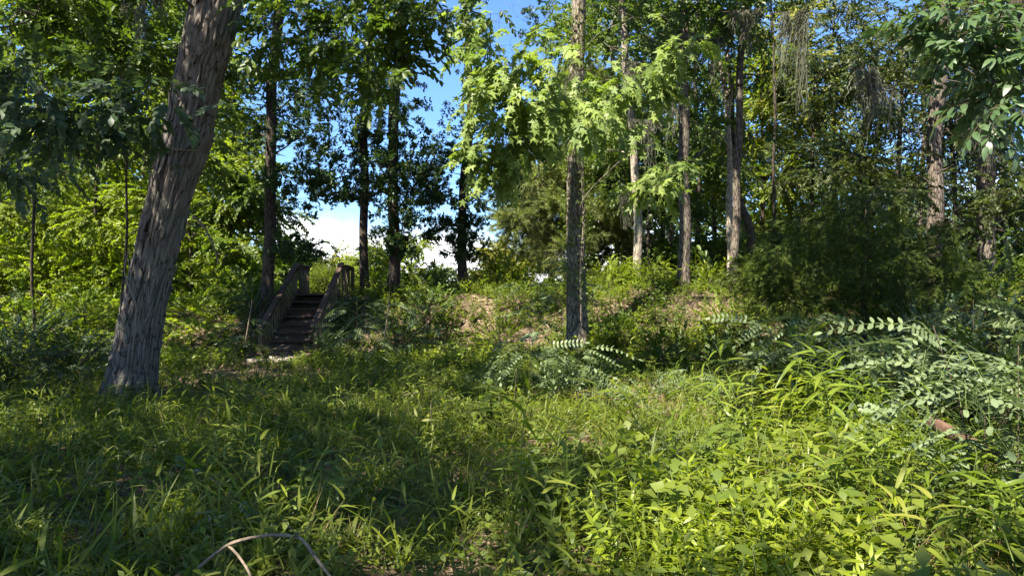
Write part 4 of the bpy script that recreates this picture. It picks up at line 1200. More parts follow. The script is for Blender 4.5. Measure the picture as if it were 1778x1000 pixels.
# ------------------------------------------------------------------ compound-leaved saplings
def sapling(label, px, py, d, h, n, spread=.6, kind='locust', scale=1.0, group=None, lean=(0, 0), name="locust_sapling", cat="sapling", cz=None, bare=.35):
    top = at(px, py, d); x, y = top.x - lean[0], d - lean[1]
    z0 = gz(x, y); root = empty(name, (x, y, z0)); tag(root, label, cat, group)
    H = max(.25, top.z - z0)
    mb = MB()
    main = resample([(0, 0, -.05), (lean[0] * .3, lean[1] * .3, H * .5), (lean[0], lean[1], H)], 14)
    tube(mb, main, np.linspace(.006, .0025, 14) * (.6 + .5 * H), 6)
    mb.build("stem", M['twig'], root)
    P, D = [], []
    nb_ = max(4, n // 5)
    for k in range(nb_):
        u = bare + (1 - bare) * (k + .5) / nb_
        s = main[int(u * 13)]
        a = k * 2.4 + rng.uniform(-.3, .3)
        e = s + np.array((math.cos(a) * spread, math.sin(a) * spread, rng.uniform(.05, .35) * spread)) * rng.uniform(.5, 1)
        bm_ = MB(); tube(bm_, resample([s, (s + e) / 2 + np.array((0, 0, .08)), e], 6), np.linspace(.0035, .0015, 6), 4, cap=False)
        bm_.build("branch", M['stem'], root)
        for j in range(max(2, n // nb_)):
            q = rng.uniform(.25, 1.0); p = s + (e - s) * q + np.array((0, 0, .1 * q * (1 - q)))
            aa = a + rng.choice([-1, 1]) * rng.uniform(.3, 1.3)
            P.append(p + np.array((x, y, z0))); D.append((math.cos(aa), math.sin(aa) - .45, rng.uniform(-.65, .15)))
    P = np.array(P); D = np.array(D)
    scatter("leaves", kind, P, dir_rot(D, .55), scale * rng.uniform(.75, 1.2, len(P)), root, (x, y, z0))
    return root
sapling("grey-green locust sapling with fan of leaves just in front of the central trunk's foot", 930, 585, 9.6, .8, 60, .65, scale=1.25, lean=(.1, 0))
sapling("small grey-green locust sapling right of the central one, leaves touching it", 1005, 605, 9.4, .7, 30, .4, scale=1.25)
sapling("tall thin locust sapling spreading dusky leaves across the central trunk", 985, 455, 12.5, 2, 44, .8, bare=.6)
sapling("dusky locust sapling left of the central trunk", 920, 490, 13, 1.6, 26, .6, bare=.5)
sapling("dark locust sapling right beside the stairs' right railing", 620, 520, 14.6, 1.2, 50, .9, bare=.3)
sapling("dark locust sapling under the thicker of the two dark trunks", 690, 510, 15.4, 1.2, 46, .9, bare=.3)
sapling("locust sapling leaning over the lower steps", 590, 575, 14.6, .9, 26, .5, bare=.3)
sapling("small pale-leaved locust sapling at the foot of the bank right of the stairs", 650, 590, 13.4, .5, 18, .3)
sapling("locust sapling left of the stairs, low and dark", 425, 550, 15.5, .9, 34, .6, bare=.2)
sapling("shaded locust sapling in front of the cedar, left one", 1345, 560, 8.6, 1.2, 26, .55, scale=1.3, bare=.5)
sapling("shaded locust sapling in front of the cedar, tallest and in the middle", 1440, 545, 8.2, 1.3, 42, .75, scale=1.3, bare=.5)
sapling("shaded locust sapling right of the cedar's bare stem", 1530, 570, 8.4, 1.2, 34, .7, scale=1.3, bare=.4)
sapling("shaded locust sapling near the right edge behind the pale one", 1690, 520, 8.5, 1.5, 44, .9, scale=1.3, bare=.4)
sapling("large sunlit pale locust sapling sprawling at the right edge", 1620, 565, 4.6, 1.2, 60, .55, scale=1.15, bare=.35, lean=(-.3, 0))
sapling("pale locust sapling cut by the right edge", 1768, 600, 4.4, 1.2, 30, .45, scale=1.35, bare=.3)
sapling("low pale locust sapling above the fallen log", 1710, 660, 4.9, .8, 20, .4, scale=1.0, bare=.1)
sapling("greyish bushy locust sapling on the slope between sweetgum and cedar", 1200, 655, 9.6, .5, 46, .55, scale=.75, bare=.05)
sapling("small locust sapling right of centre under the slope", 1060, 650, 9.2, .5, 26, .45, scale=.8, bare=.1)
sapling("dark fine-leaved locust sapling in the sunny grass at lower right", 1185, 775, 5.8, .5, 40, .42, scale=.6, bare=.2)
sapling("locust seedling beside the arched dead branch", 395, 925, 4.3, .3, 9, .14, scale=.6, bare=.5)

# broad-leaved plant in the middle
def big_leaf_plant(label, px, py, d, n=14, L=.22):
    top = at(px, py, d); z0 = gz(top.x, d); H = max(.3, top.z - z0)
    root = empty("pokeweed_plant", (top.x, d, z0)); tag(root, label, "plant")
    mb = MB(); tube(mb, resample([(0, 0, -.03), (.02, 0, H * .5), (-.03, 0, H)], 10), np.linspace(.012, .005, 10), 6); mb.build("stem", M['stem'], root)
    for k in range(n):
        u = .25 + .75 * k / (n - 1)
        mb = MB(); s = L * random.uniform(.7, 1.1) * (1.1 - .35 * u)
        leaf(mb, (0, 0, 0), rotm(k * 2.4, random.uniform(-.35, .35) + .3 * (u > .85), random.uniform(-.2, .2)), s, s * .46, 'ovate', 6, .12, .35)
        mb.build("leaf", M['herb'], root, loc=(0, 0, H * u))
    return root
big_leaf_plant("broad-leaved green plant standing above the grass at centre", 850, 668, 7.6, 20, .30)
big_leaf_plant("second broad-leaved plant, leaning beside and below the taller one", 835, 700, 7.3, 12, .26)
big_leaf_plant("small broad-leaved plant with yellow-green top leaves right of the large-leaved pair", 905, 690, 7.5, 8, .14)

# cane clumps
def clump(name, label, cat, kind, px, py, d, n, spread, scale, group=None, tilt=.25):
    p = at(px, py, d); x, y = p.x, d
    z0 = gz(x, y); root = empty(name, (x, y, z0)); tag(root, label, cat, group)
    P = np.stack([x + rng.normal(0, spread, n), y + rng.normal(0, spread, n), np.zeros(n)], 1); P[:, 2] = ground_z(P[:, 0], P[:, 1]) - .02
    rot = np.stack([rng.normal(0, tilt, n), rng.normal(0, tilt, n), rng.uniform(0, 6.28, n)], 1)
    # a mesh of its own holding the woody root crown
    scatter("foliage", kind, P, rot, (1.15 if kind == 'cane' else 1.05) * scale * rng.uniform(.7, 1.3, n), root, (x, y, z0))
    return root
CG = "clumps of cane with long arching leaves at lower right"
for (px, d, n, s, sc_, lab) in [
    (1400, 7.2, 16, .32, 1.15, "tallest cane clump, rising against the dark shade under the cedar"),
    (1480, 6.6, 14, .30, 1.0, "cane clump right of the tallest one"),
    (1530, 7.0, 14, .32, 0.68, "cane clump at the edge of the shade left of the pale locust"),
    (1370, 6.2, 9, .28, .85, "small cane clump in front of the tallest one"),
    (1560, 5.6, 16, .34, 0.65, "cane clump in the middle of the sunny patch at right"),
    (1640, 5.2, 14, .32, 0.61, "cane clump just left of the fallen log's end"),
    (1500, 4.7, 12, .26, .85, "cane clump with yellowing leaves nearest the lime-leaved plants"),
    (1600, 4.4, 12, .28, 0.58, "broad yellow-tipped cane clump low at right"),
    (1720, 4.7, 14, .30, 0.65, "cane clump under the right edge of the log"),
    (1760, 4.0, 10, .26, .75, "cane clump in the lower right corner"),
    (1300, 7.0, 10, .30, .8, "cane clump at the left end of the sunny patch"),
    (900, 4.9, 6, .12, .85, "lone upright cane clump in the shaded grass at centre"),
    (600, 4.6, 6, .16, .7, "flattened cane clump left of the lone upright one")]:
    clump("cane_clump", lab, "cane", 'cane', px, 0, d, n, s, sc_, group=CG, tilt=.32)
LG = "lime green lance-leaved plants in the lower right"
LP = [(1130, 4.5), (1180, 4.0), (1240, 4.4), (1300, 4.7), (1170, 3.5), (1250, 3.6), (1330, 3.7), (1390, 4.1), (1200, 3.1), (1330, 3.2), (1100, 3.7), (1440, 3.6)]
for (px, d) in LP:
    clump("lime_plant", "bushy lime green plant with narrow pointed leaves in the sunny patch at the bottom", "plant", 'lime', px, 0, d, 15, .21, .88, group=LG)

# shrubs on the bank and its crest
def shrub(label, px, py, d, w, n, kind, scale=.8, group=None):
    top = at(px, py, d); x = top.x; z0 = gz(x, d); H = max(.4, top.z - z0)
    root = empty("shrub", (x, d, z0)); tag(root, label, "shrub", group)
    mb = MB(); P = []; D = []
    for k in range(9):
        a = rng.uniform(0, 6.28); r_ = rng.uniform(.2, 1) * w
        e = np.array((math.cos(a) * r_, math.sin(a) * r_, H * rng.uniform(.55, 1)))
        cv = resample([(0, 0, -.05), (e[0] * .3, e[1] * .3, e[2] * .55), tuple(e)], 7)
        tube(mb, cv, np.linspace(.014, .004, 7), 4, cap=False)
        m = n // 9
        u = rng.uniform(.2, 1, m); q = np.array([np.interp(u, np.linspace(0, 1, 7), cv[:, i]) for i in range(3)]).T
        q += rng.normal(0, .14 * w + .05, (m, 3)); q[:, 2] = np.maximum(q[:, 2], .08)
        P.append(q); D.append(q - np.array((0, 0, H * .3)))
    mb.build("stem", M['twig'], root)
    P = np.concatenate(P); D = np.concatenate(D)
    scatter("foliage", kind, P + np.array((x, d, z0)), dir_rot(D, .6), scale * rng.uniform(.7, 1.2, len(P)), root, (x, d, z0))
sh = [
    (725, 482, 19.6, .8, 100, 'broad', .7, "green shrub on the crest between the dark trunks and the lone slim tree"),
    (655, 475, 20.5, .8, 90, 'bright', .7, "bright shrub on the crest behind the two dark trunks"),
    (760, 488, 21, .7, 70, 'bright', .7, "light green shrub left of the lone slim tree's foot"),
    (880, 462, 20.5, .9, 110, 'bright', .7, "light green shrub right of the lone slim tree's foot"),
    (900, 500, 17.2, .7, 80, 'bright', .6, "yellow-green shrub on the bank left of the central trunk"),
    (870, 560, 15.0, .7, 70, 'bright', .55, "sunlit shrub low on the bank left of the central trunk"),
    (740, 500, 16.8, .9, 100, 'broad', .7, "shaded shrub on the slope right of the stairs"),
    (690, 540, 15.5, .8, 80, 'dusky', .6, "dusky shrub at the bank's foot right of the stairs"),
    (560, 470, 20.8, .8, 100, 'feathery', .8, "feathery lime plants at the top of the stairs, between the railings"),
    (600, 480, 21.5, .7, 70, 'bright', .7, "bright shrub beyond the top of the right railing"),
    (420, 490, 18.5, .8, 110, 'broad', .7, "leafy shrub left of the slender dark trunk"),
    (370, 480, 19.5, .9, 110, 'bright', .7, "bright shrub on the litter slope behind the leaning trunk"),
    (440, 515, 16.9, .5, 70, 'duskyfine', .7, "dark shrub against the stairs' left railing"),
    (1060, 490, 18.5, .8, 100, 'bright', .6, "sunlit shrub on the crest right of the central trunk"),
    (1130, 488, 18.6, .8, 100, 'bright', .6, "sunlit shrub on the crest in front of the pale thin trunk"),
    (1230, 485, 18.4, .8, 100, 'bright', .6, "sunlit shrub on the crest between reddish and twin trunks"),
    (1330, 490, 17.5, .9, 110, 'bright', .6, "bright shrub on the crest right of the twin trunks"),
    (1080, 560, 14.6, .7, 90, 'broad', .55, "dark green shrub on the bank right of the central trunk's foot"),
    (1250, 540, 15.2, .8, 100, 'bright', .55, "sunlit shrub in the middle of the right bank"),
    (1300, 530, 14.8, .8, 110, 'bright', .55, "sunlit shrub left of the cedar"),
    (1250, 600, 12.5, .8, 110, 'broad', .55, "deep green shrub low on the slope left of the cedar"),
    (1150, 590, 13.0, .7, 90, 'broad', .5, "green shrub at the foot of the right bank"),
    (1370, 600, 10.5, .8, 90, 'broad', .6, "dark shrub under the cedar's left side"),
    (1600, 540, 11, 1.1, 120, 'duskyfine', .7, "dark shrub under the cedar's right side"),
    (1740, 470, 12, 1.3, 150, 'duskyfine', .8, "tall dark shrub at the right edge below the faded trunk"),
    (1700, 440, 15, 1.5, 170, 'broad', .8, "shaded shrub mass between the rough trunks' feet"),
    (1580, 470, 16, 1.3, 140, 'broad', .8, "shaded shrub at the foot of the sunlit rough trunk"),
    (1400, 480, 17, 1.2, 140, 'broad', .7, "shaded shrub behind the cedar's left side"),
    (60, 520, 15, 1.4, 150, 'broad', .7, "shaded leafy shrub at the left edge"),
    (150, 500, 16.5, 1.3, 150, 'bright', .7, "leafy shrub left of the leaning trunk"),
    (20, 580, 11, 1.2, 130, 'duskyfine', .7, "dark low shrub at the left edge, nearer"),
    (130, 600, 12, 1.0, 110, 'duskyfine', .65, "dark low shrub left of the leaning trunk's foot"),
    (330, 530, 17.5, .8, 70, 'bright', .6, "small bright shrub right of the leaning trunk"),
    (1500, 620, 8.2, .8, 100, 'duskyfine', .6, "dark shrub below the shaded locust saplings"),
    (1600, 650, 7.5, .8, 100, 'duskyfine', .6, "dark shrub behind the large pale locust"),
    (1730, 620, 7.5, .9, 110, 'broad', .6, "green shrub at the right edge behind the pale locust leaves"),
    (565, 590, 15.2, .3, 30, 'broad', .5, "small shrub against the lowest step's right post"),
]
for (px, py, d, w, n, kd, s, lab) in sh: shrub(lab, px, py, d, w, n, kd, s)

# ------------------------------------------------------------------ spanish moss
def moss(label, px, py, d, L, w, n=70, flip=False):
    """uneven beards draped along a thin twig"""
    p = at(px, py, d); root = empty("spanish_moss", tuple(p)); tag(root, label, "moss")
    ta = rng.uniform(-.5, .5); span = w * (1.0 if flip else 2.6) + .12
    tw = resample([(-span * 1.3, -span * ta, rng.normal(0, .04)), (0, 0, .02), (span * 1.2, span * ta, rng.normal(0, .05) + .06)], 9)
    mt = MB(); tube(mt, tw, np.linspace(.009, .004, 9), 5); mt.build("twig", M['twig'], root)
    mb = MB(); nb_ = 1 if flip else rng.integers(3, 6)
    for j in range(nb_):
        u0 = rng.uniform(.15, .9); c0 = tw[int(u0 * 8)]
        Lj = L * (1.0 if j == 0 else rng.uniform(.2, .75)); wj = w * rng.uniform(.3, .7)
        if j == 0: c0 = np.zeros(3)
        kink = rng.normal(0, .05, (12, 2)).cumsum(0) * .5
        for k in range(int(n * (1.0 if flip else (.5 if j == 0 else .25)))):
            a = rng.uniform(0, 6.28); r_ = wj * rng.random() * (.3 if flip else 1)
            ll = Lj * (.2 + .85 * rng.random() ** 1.5); m = 11; dx = dy = 0; pts_ = []
            for i in range(m):
                u = i / (m - 1)
                dx += rng.normal(0, .026); dy += rng.normal(0, .026)
                bulge = (.4 + 3.0 * u) if flip else (.55 + .9 * math.sin(3.1 * (u * 1.2 + .1 * j)) ** 2)
                kk = kink[min(11, int(u * ll / Lj * 11))]
                pts_.append((c0[0] + math.cos(a) * r_ * bulge + dx + kk[0] * .6, c0[1] + math.sin(a) * r_ * bulge + dy + kk[1] * .6, c0[2] - ll * u))
            pts_ = np.array(pts_); s = np.array((math.cos(a), math.sin(a), 0)) * .0065
            V = []
            for i in range(m): V += [pts_[i] + s, pts_[i] - s]
            mb.add(V, [(2 * i, 2 * i + 1, 2 * i + 3, 2 * i + 2) for i in range(m - 1)])
            for i in range(1, m):
                c = pts_[i]; e = c + np.array((rng.normal(0, .04), rng.normal(0, .04), -rng.uniform(.0, .06)))
                mb.add([c + s * .7, c - s * .7, e], [(0, 1, 2)])
    mb.build("beard", M['moss'], root)
moss("Spanish moss beard, long and isolated, hanging left of the sunlit rough trunk", 1513, 120, 13, 1.3, .10, 120)
moss("long thick Spanish moss curtain high at right, left of the cedar's top", 1392, 20, 14, 2.1, .14, 170)
moss("thin Spanish moss strand just right of the long isolated beard", 1545, 150, 13, .8, .05, 40)
moss("flared Spanish moss tuft hanging beside the pale thin trunk", 1083, 335, 18, .95, .12, 160, True)
moss("Spanish moss beard under the high bough near the forked trunk", 1235, 70, 17, 1.1, .10, 110)
moss("Spanish moss strand right of the reddish trunk, high", 1212, 60, 17, .9, .07, 70)
moss("Spanish moss beard in the fork of the pale trunk", 1265, 20, 18, 1.4, .10, 110)
moss("Spanish moss strands hanging left of the reddish trunk", 1168, 180, 17, 1.1, .08, 80)
moss("Spanish moss clump in the middle of the star-leaved boughs", 1130, 210, 15, 1.2, .10, 100)
moss("Spanish moss hanging over the pale thin trunk's middle", 1100, 110, 18, 1.5, .12, 110)
moss("thin Spanish moss strand above the two dark trunks", 555, 20, 12, .8, .05, 40)
moss("thin Spanish moss strand at the edge of the sky gap, top", 770, 20, 14, .9, .07, 60)
moss("Spanish moss strand hanging into the sky beside the lowest dark leaves", 580, 318, 17, .35, .04, 16)
moss("Spanish moss in front of the faded thick trunk", 1718, 210, 14, 1.0, .09, 90)
moss("Spanish moss between the cedar and the yellowing tree", 1295, 20, 16, 1.2, .10, 90)
moss("Spanish moss fringe on the leaning trunk's left side, high", 250, 5, 12, .8, .08, 60)
moss("Spanish moss strand on the central trunk's left side, high", 985, 130, 13, .9, .05, 50)

# ------------------------------------------------------------------ dead wood
M['log'] = plain_mat("rotting_log_wood", [(.03, .018, .013), (.075, .042, .030), (.14, .082, .058)], 5, .9, .8, (1, 1, 1), .03)
mb = MB()
q = [np.array(at(1618, 733, 5.9)), np.array(at(1690, 772, 5.5)), np.array(at(1775, 812, 5.1)), np.array(at(1860, 850, 4.9))]
b0 = q[0]
def logd(th, L, rd):
    return np.array([[.012 * noise.noise(Vector((math.cos(a) * 2, math.sin(a) * 2, l_ * 5))) for a in th] for l_ in L])
tube(mb, resample(q, 50) - b0, np.linspace(.055, .07, 50), 18, 0, logd)
lg = mb.build("fallen_log", M['log'], loc=tuple(b0)); tag(lg, "reddish-brown fallen log under the pale locust leaves at right", "log")
def stick(name, label, ptsx, r0, r1, mat='palestem', side=()):
    w = [np.array(at(*p)) for p in ptsx]; b0 = w[0]
    root = empty(name, tuple(b0)); tag(root, label, "branch")
    mb = MB(); tube(mb, resample(w, 36) - b0, np.linspace(r0, r1, 36), 8, 0, lambda th, L, rd: np.array([[.25 * r0 * (noise.noise(Vector((math.cos(a) * 2, math.sin(a) * 2, l_ * 26))) + max(0, noise.noise(Vector((l_ * 9, 1, b0[0]))) * 1.6)) for a in th] for l_ in L])); mb.build("stem", M[mat], root)
    for q_ in range(5 if name == 'dead_branch' else 2):
        w3 = resample(w, 36); i_ = int(rng.integers(5, 32)); e_ = rng.normal(0, 1, 3) * r0 * 6 + np.array((0, 0, r0 * 3))
        mb = MB(); tube(mb, np.array([w3[i_], w3[i_] + e_ * .6, w3[i_] + e_]) - b0, [r0 * .45, r0 * .3, r0 * .12], 5); mb.build("twig", M[mat], root)
    for sd in side:
        mb = MB(); w2 = [np.array(at(*p)) for p in sd]; tube(mb, resample(w2, 20) - b0, np.linspace(r0 * .8, r1, 20), 7); mb.build("twig", M[mat], root)
M['dead'] = plain_mat("dead_branch_bark", [(.07, .052, .036), (.17, .13, .09), (.28, .22, .16)], 40, .9, .5)
stick("dead_branch", "arched dead branch in the bottom left grass", [(345, 985, 3.4), (375, 960, 3.35), (410, 940, 3.3), (470, 928, 3.25), (515, 932, 3.2), (530, 942, 3.18), (550, 970, 3.1), (585, 1015, 3.0)], .009, .006, 'dead', side=[[(398, 948, 3.31), (412, 962, 3.25), (428, 985, 3.2), (440, 1010, 3.1)]])
stick("dead_stick", "short pale dead stick upright in the grass at centre", [(750, 740, 7.4), (748, 715, 7.4), (749, 695, 7.4)], .007, .004, 'dead')
stick("dead_stick", "pair of bare pale stems beside the broad-leaved plant", [(885, 775, 6.9), (890, 740, 6.9), (893, 700, 6.9), (897, 640, 6.9)], .005, .003, 'twig', side=[[(902, 770, 6.9), (897, 735, 6.9), (893, 700, 6.9)]])
stick("dead_stick", "broken dead stick lying left of centre in the grass", [(340, 815, 5.3), (365, 830, 5.25), (388, 842, 5.2)], .008, .004, 'dead')
stick("dead_stick", "thin leaning bare stem left of the stairs", [(425, 600, 15), (432, 560, 15), (438, 520, 15)], .016, .008, 'dead')
stick("dead_stick", "pale thin stem rising right of the stairs on the slope", [(668, 585, 14.6), (672, 555, 14.6), (677, 505, 14.6)], .016, .008, 'dead')
stick("dead_stick", "leaning bare stem under the tallest shaded locust", [(1425, 650, 8), (1437, 615, 8), (1443, 590, 8)], .010, .006, 'dead')
stick("dead_branch", "grey dead branch lying across the dark slope right of centre", [(1210, 655, 10.5), (1260, 665, 10.3), (1310, 672, 10.2)], .012, .006, 'dead')
stick("dead_branch", "bare slanting branch at far left wood, right of the leaning trunk", [(335, 375, 16), (355, 395, 16), (372, 430, 16), (380, 460, 16)], .03, .012, 'dead')
stick("dead_branch", "small dead branch lying on the grass behind the broad-leaved plant", [(690, 690, 9.4), (720, 682, 9.4), (755, 678, 9.4)], .010, .005, 'dead')

# tall single blades at bottom left
def blades(label, px, d, specs):
    x = (px - 889) / F * d; z0 = gz(x, d)
    root = empty("tall_grass", (x, d, z0)); tag(root, label, "grass")
    for (L, w, yaw, p0, cu) in specs:
        mb = MB(); n = 9; p = np.zeros(3); a = p0; V = []
        dd = np.array((math.cos(yaw), math.sin(yaw), 0)); s = np.array((-dd[1], dd[0], 0)) * w / 2
        for i in range(n + 1):
            f = (1 - (i / n) ** 2.5)
            V += [p + s * f + (0, 0, .1 * w), p - s * f + (0, 0, .1 * w)]
            p = p + (dd * math.cos(a) + np.array((0, 0, 1)) * math.sin(a)) * L / n; a -= cu / n
        mb.add(V, [(2 * i, 2 * i + 1, 2 * i + 3, 2 * i + 2) for i in range(n)])
        mb.build("blade", M['lime'], root)
blades("tall pale arching grass blades at bottom left beside the arched branch", 325, 3.0, [(.42, .016, 2.9, 1.55, 1.9), (.46, .014, .4, 1.7, .6), (.38, .012, 3.3, 1.45, 1.2), (.3, .012, 1.2, 1.2, 1.0)])
blades("single bright broad grass blade at the left edge near the bottom", 10, 3.6, [(.42, .022, .3, 1.45, .35), (.3, .012, 2.9, 1.2, 1.0)])
blades("long grass blades leaning left in the shaded centre foreground", 700, 3.9, [(.6, .02, 2.8, 1.0, .9), (.6, .018, .5, 1.0, .9), (.5, .02, 2.2, 1.2, 1.1), (.45, .02, .9, 1.3, 1.2)])

# ------------------------------------------------------------------ ground cover
def field(n, x0, x1, y0, y1, dens, near=True):
    """random points in a band, kept by a density function; band density grows toward the viewer when near"""
    y = y0 + (y1 - y0) * rng.random(n)
    x = x0 + (x1 - x0) * rng.random(n)
    k = (np.abs(x) < .80 * y + 1.8) & (rng.random(n) < dens(x, y))
    # keep clear of stairs and the shagbark's foot
    k &= ~((x > SX0 - .1) & (x < SX1 + .1) & (y > 15.2) & (y < 20))
    k &= ~(np.hypot(x + 5.68, y - 10.1) < .4)
    k &= ~((x > SX0 - .25) & (x < SX1 + .15) & (y > 14.2) & (y <= 15.8))
    x, y = x[k], y[k]
    return np.stack([x, y, ground_z(x, y) - .01], 1)
def upr(n, tilt=.2): return np.stack([rng.normal(0, tilt, n), rng.normal(0, tilt, n), rng.uniform(0, 6.28, n)], 1)
def bare(x, y):
    """places where litter shows"""
    b = 1.1 * np.exp(-(((x + 5.2) / 1.5) ** 2 + ((y - 13) / 1.9) ** 2)) + np.exp(-(((x + .4) / 1.0) ** 2 + ((y - 6.4) / .35) ** 2)) * .3
    b += .8 * np.exp(-(((x - 1.6) / .8) ** 2 + ((y - 10.2) / 1.6) ** 2)) + .7 * np.exp(-(((x - .6) / .6) ** 2 + ((y - 6.9) / .4) ** 2))
    b += .45 * sstep(14.3, 15.6, y)
    b += .55 * sstep(.45, .75, vnoise(x, y, 1.5, 11))
    return np.clip(b + .35 * vnoise(x, y, 1.1, 6), 0, 1)
def litterspot(x, y):
    """places on the bank where the fallen leaves lie open"""
    b = 0 * x
    for cx, cy, r1, r2 in ((-1.3, 17.4, 1.0, .8), (2.4, 16.4, .9, .6), (4.6, 16.4, 1.4, .9), (5.6, 15.0, .6, .9), (3.2, 14.2, .7, .8), (-3.4, 16.4, .9, .5), (.3, 15.6, .6, .5), (-7.4, 15.6, 1.2, .8), (2.2, 11.6, .5, .8), (-.1, 17.0, .6, .5)):
        b = b + np.exp(-(((x - cx) / r1) ** 2 + ((y - cy) / r2) ** 2))
    return np.clip(b + .25 * vnoise(x, y, 2.5, 61) * (b > .1), 0, 1)
def ground_scatter(name, kind, n, box_, dens, scl, tilt, label, cat):
    P = field(n, *box_, dens if kind == 'litter' else (lambda x, y: dens(x, y) * (1 - .72 * litterspot(x, y))))
    o = scatter(name, kind, P, upr(len(P), tilt), scl * rng.uniform(.55, 1.3, len(P)) * (1.0 + .35 * vnoise(P[:, 0], P[:, 1], 1.0, scl * 7)))
    tag(o, label, cat); return o
FG = (-13, 13, 1.6, 15.2)
ground_scatter("grass", 'grass', 11000, FG, lambda x, y: (.75 + .4 * vnoise(x, y, .8, 2)) * (1 - .96 * bare(x, y)), .72, .25, "arching green grass covering the foreground", "grass")
ground_scatter("broad_grass", 'broadgrass', 12000, FG, lambda x, y: (.65 + .5 * vnoise(x, y, .7, 8)) * (1 - .96 * bare(x, y)), .78, .3, "short broad-bladed grass filling the foreground between taller plants", "grass")
ground_scatter("wood_oats", 'oats', 8000, (-13, 13, 1.6, 15.5), lambda x, y: (.55 + .6 * vnoise(x, y, .6, 5)) * (1 - .96 * bare(x, y)), .82, .35, "leafy-stemmed wood oats growing through the foreground grass", "grass")
NEAR = (-6, 6, 1.8, 8.5)
ground_scatter("long_grass", 'oats', 1700, NEAR, lambda x, y: (.5 + .7 * vnoise(x, y, 1.3, 71)) * (1 - .5 * (x > 1.2)), 1.0, .45, "longer leafy grass arching over the nearest ground", "grass")
ground_scatter("blade_grass", 'grass', 1700, NEAR, lambda x, y: (.5 + .7 * vnoise(x, y, 1.1, 73)) * (1 - .5 * (x > 1.2)), 1.0, .35, "long thin arching blades in the nearest grass", "grass")
ground_scatter("herbs", 'herb', 13000, (-14, 14, 1.6, 20), lambda x, y: (.6 + .6 * vnoise(x, y, .9, 9)) * (1 - .85 * bare(x, y) * (y < 14.5)), 1.0, .3, "low green broad-leaved herbs on ground and bank", "undergrowth")
ground_scatter("bright_herbs", 'limeherb', 11000, (-14, 14, 4.0, 21), lambda x, y: (.35 + .6 * vnoise(x, y, .8, 3)) * (1 - .8 * bare(x, y) * (y < 14.5)) * (.35 + .65 * sstep(-3, 2, x)), 1.0, .3, "yellow-green seedlings on the sunny ground and bank", "undergrowth")
ground_scatter("creeping_vine", 'creeper', 20000, (-14, 14, 2.0, 20), lambda x, y: (.55 + .5 * vnoise(x, y, .7, 1)) * (1 - .6 * bare(x, y)), 1.0, .2, "small-leaved creeping vine hugging the soil and bank", "undergrowth")
ground_scatter("grey_creeper", 'greyherb', 2600, (-12, 12, 2.5, 17), lambda x, y: .3 + .6 * vnoise(x, y, .9, 7), 1.0, .3, "grey-green locust seedlings scattered through the undergrowth", "undergrowth")
ground_scatter("leaf_litter", 'litter', 52000, (-14, 14, 3, 20.5), lambda x, y: .22 + .78 * np.maximum(bare(x, y), litterspot(x, y)), .9, .5, "brown and tan fallen leaves on soil and bank", "leaf litter")
ground_scatter("dead_stalks", 'straw', 2200, (2.0, 6.5, 3.0, 6.2), lambda x, y: .35 + .5 * vnoise(x, y, 2.0, 31), .75, .7, "tangled straw-coloured dead stalks between the canes at lower right", "grass")
BK = (-12.5, 13, 13.2, 20.5)
ground_scatter("bank_herbs", 'herb', 9000, BK, lambda x, y: .38 + .9 * vnoise(x, y, 1.3, 9), 1.2, .35, "mid-green herbs covering the face of the bank", "undergrowth")
ground_scatter("bank_seedlings", 'limeherb', 9000, BK, lambda x, y: .38 + .9 * vnoise(x, y, 1.1, 13), 1.2, .35, "yellow-green leafy seedlings in patches on the bank", "undergrowth")
ground_scatter("bank_vines", 'creeper', 9000, BK, lambda x, y: .3 + .8 * vnoise(x, y, 1.2, 15), 1.6, .35, "trailing vines over the litter of the bank", "undergrowth")
ground_scatter("bank_sprigs", 'broad', 2600, BK, lambda x, y: .2 + 1.0 * vnoise(x, y, .8, 19), .6, 1.2, "leafy sprigs of young woody growth on the bank", "undergrowth")
ground_scatter("bank_bushes", 'bush', 520, (-12, 9, 12.8, 19.5), lambda x, y: .15 + 1.1 * vnoise(x, y, .9, 41), .95, .25, "waist-high leafy growth in patches over the bank and its foot", "undergrowth")
ground_scatter("sunny_bank_bushes", 'brightbush', 520, (-4, 9, 12.8, 19.5), lambda x, y: .15 + 1.1 * vnoise(x, y, 1.0, 47), .85, .25, "yellow-green leafy growth in patches over the sunlit bank", "undergrowth")
ground_scatter("shade_bushes", 'duskbush', 700, (2.2, 14, 7.6, 18), lambda x, y: (.5 + .5 * vnoise(x, y, .9, 43)) * sstep(.26, .34, x / y), 1.1, .25, "dark olive leafy growth filling the shaded ground at right", "undergrowth")
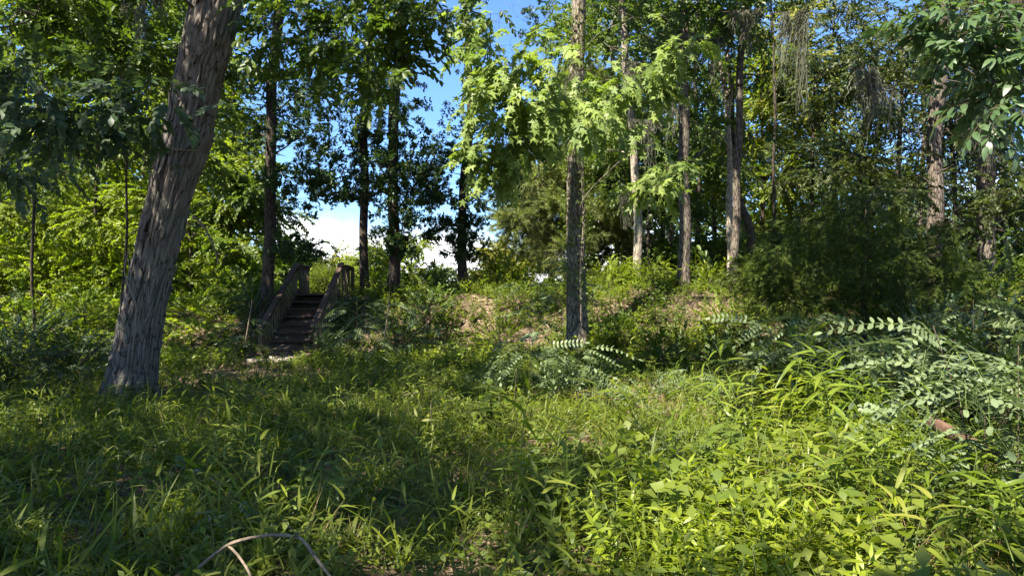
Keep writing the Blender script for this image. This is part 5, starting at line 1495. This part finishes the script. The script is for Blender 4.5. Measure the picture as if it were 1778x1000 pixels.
ground_scatter("left_shade_bushes", 'duskbush', 420, (-14, -4.6, 9, 17), lambda x, y: (.3 + .8 * vnoise(x, y, .9, 49)) * sstep(.50, .58, -x / y), 1.0, .25, "dark olive leafy growth on the shaded ground at left", "undergrowth")
ground_scatter("meadow_bushes", 'bush', 260, (-5, 5, 6.5, 13.5), lambda x, y: (.1 + .8 * vnoise(x, y, 1.2, 53)) * (1 - bare(x, y)), .6, .3, "knee-high leafy weeds dotted through the grass", "undergrowth")
ground_scatter("mixed_weeds", 'herb', 900, (.2, 3.6, 2.2, 6.5), lambda x, y: .6 + .4 * vnoise(x, y, 2.0, 81), 1.7, .3, "darker broad-leaved weeds mixed among the lime green plants", "undergrowth")
ground_scatter("slope_sprigs", 'broad', 1500, (2.5, 12, 8, 15), lambda x, y: .4 + .6 * vnoise(x, y, .8, 23), .7, 1.2, "dark leafy growth on the shaded ground at right", "undergrowth")
ground_scatter("dry_grass", 'straw', 2600, (-12, 12, 2.2, 18), lambda x, y: .16 + .35 * sstep(.3, 1, vnoise(x, y, 1.2, 4)) + .45 * sstep(2.2, 3.2, x) * sstep(7, 4, y), .7, .4, "straw-coloured dead grass stalks among the green", "grass")
ground_scatter("crest_weeds", 'lime', 2400, (-16, 18, 18.5, 30), lambda x, y: .6 + .4 * vnoise(x, y, .8, 3), 1.5, .25, "tall lime weeds along the top of the bank and beyond", "undergrowth")
ground_scatter("crest_undergrowth", 'broad', 1500, (-24, 24, 19, 34), lambda x, y: .7 + .3 * vnoise(x, y, .5, 2), 1.6, 1.0, "leafy green undergrowth beneath the woods behind the bank", "undergrowth")
P = field(2500, -20, -4, 14.5, 27, lambda x, y: .6 + .4 * vnoise(x, y, .6, 7))
P = P[(P[:, 0] < -7.0)]
tag(scatter("wood_undergrowth", 'bright', P + (0, 0, .25), dir_rot(np.stack([rng.normal(0, 1, len(P)), rng.normal(0, 1, len(P)), rng.uniform(.2, 1, len(P))], 1)), rng.uniform(.8, 1.4, len(P))), "bright leafy undergrowth of the left wood", "undergrowth")
print("instances", N_INST)
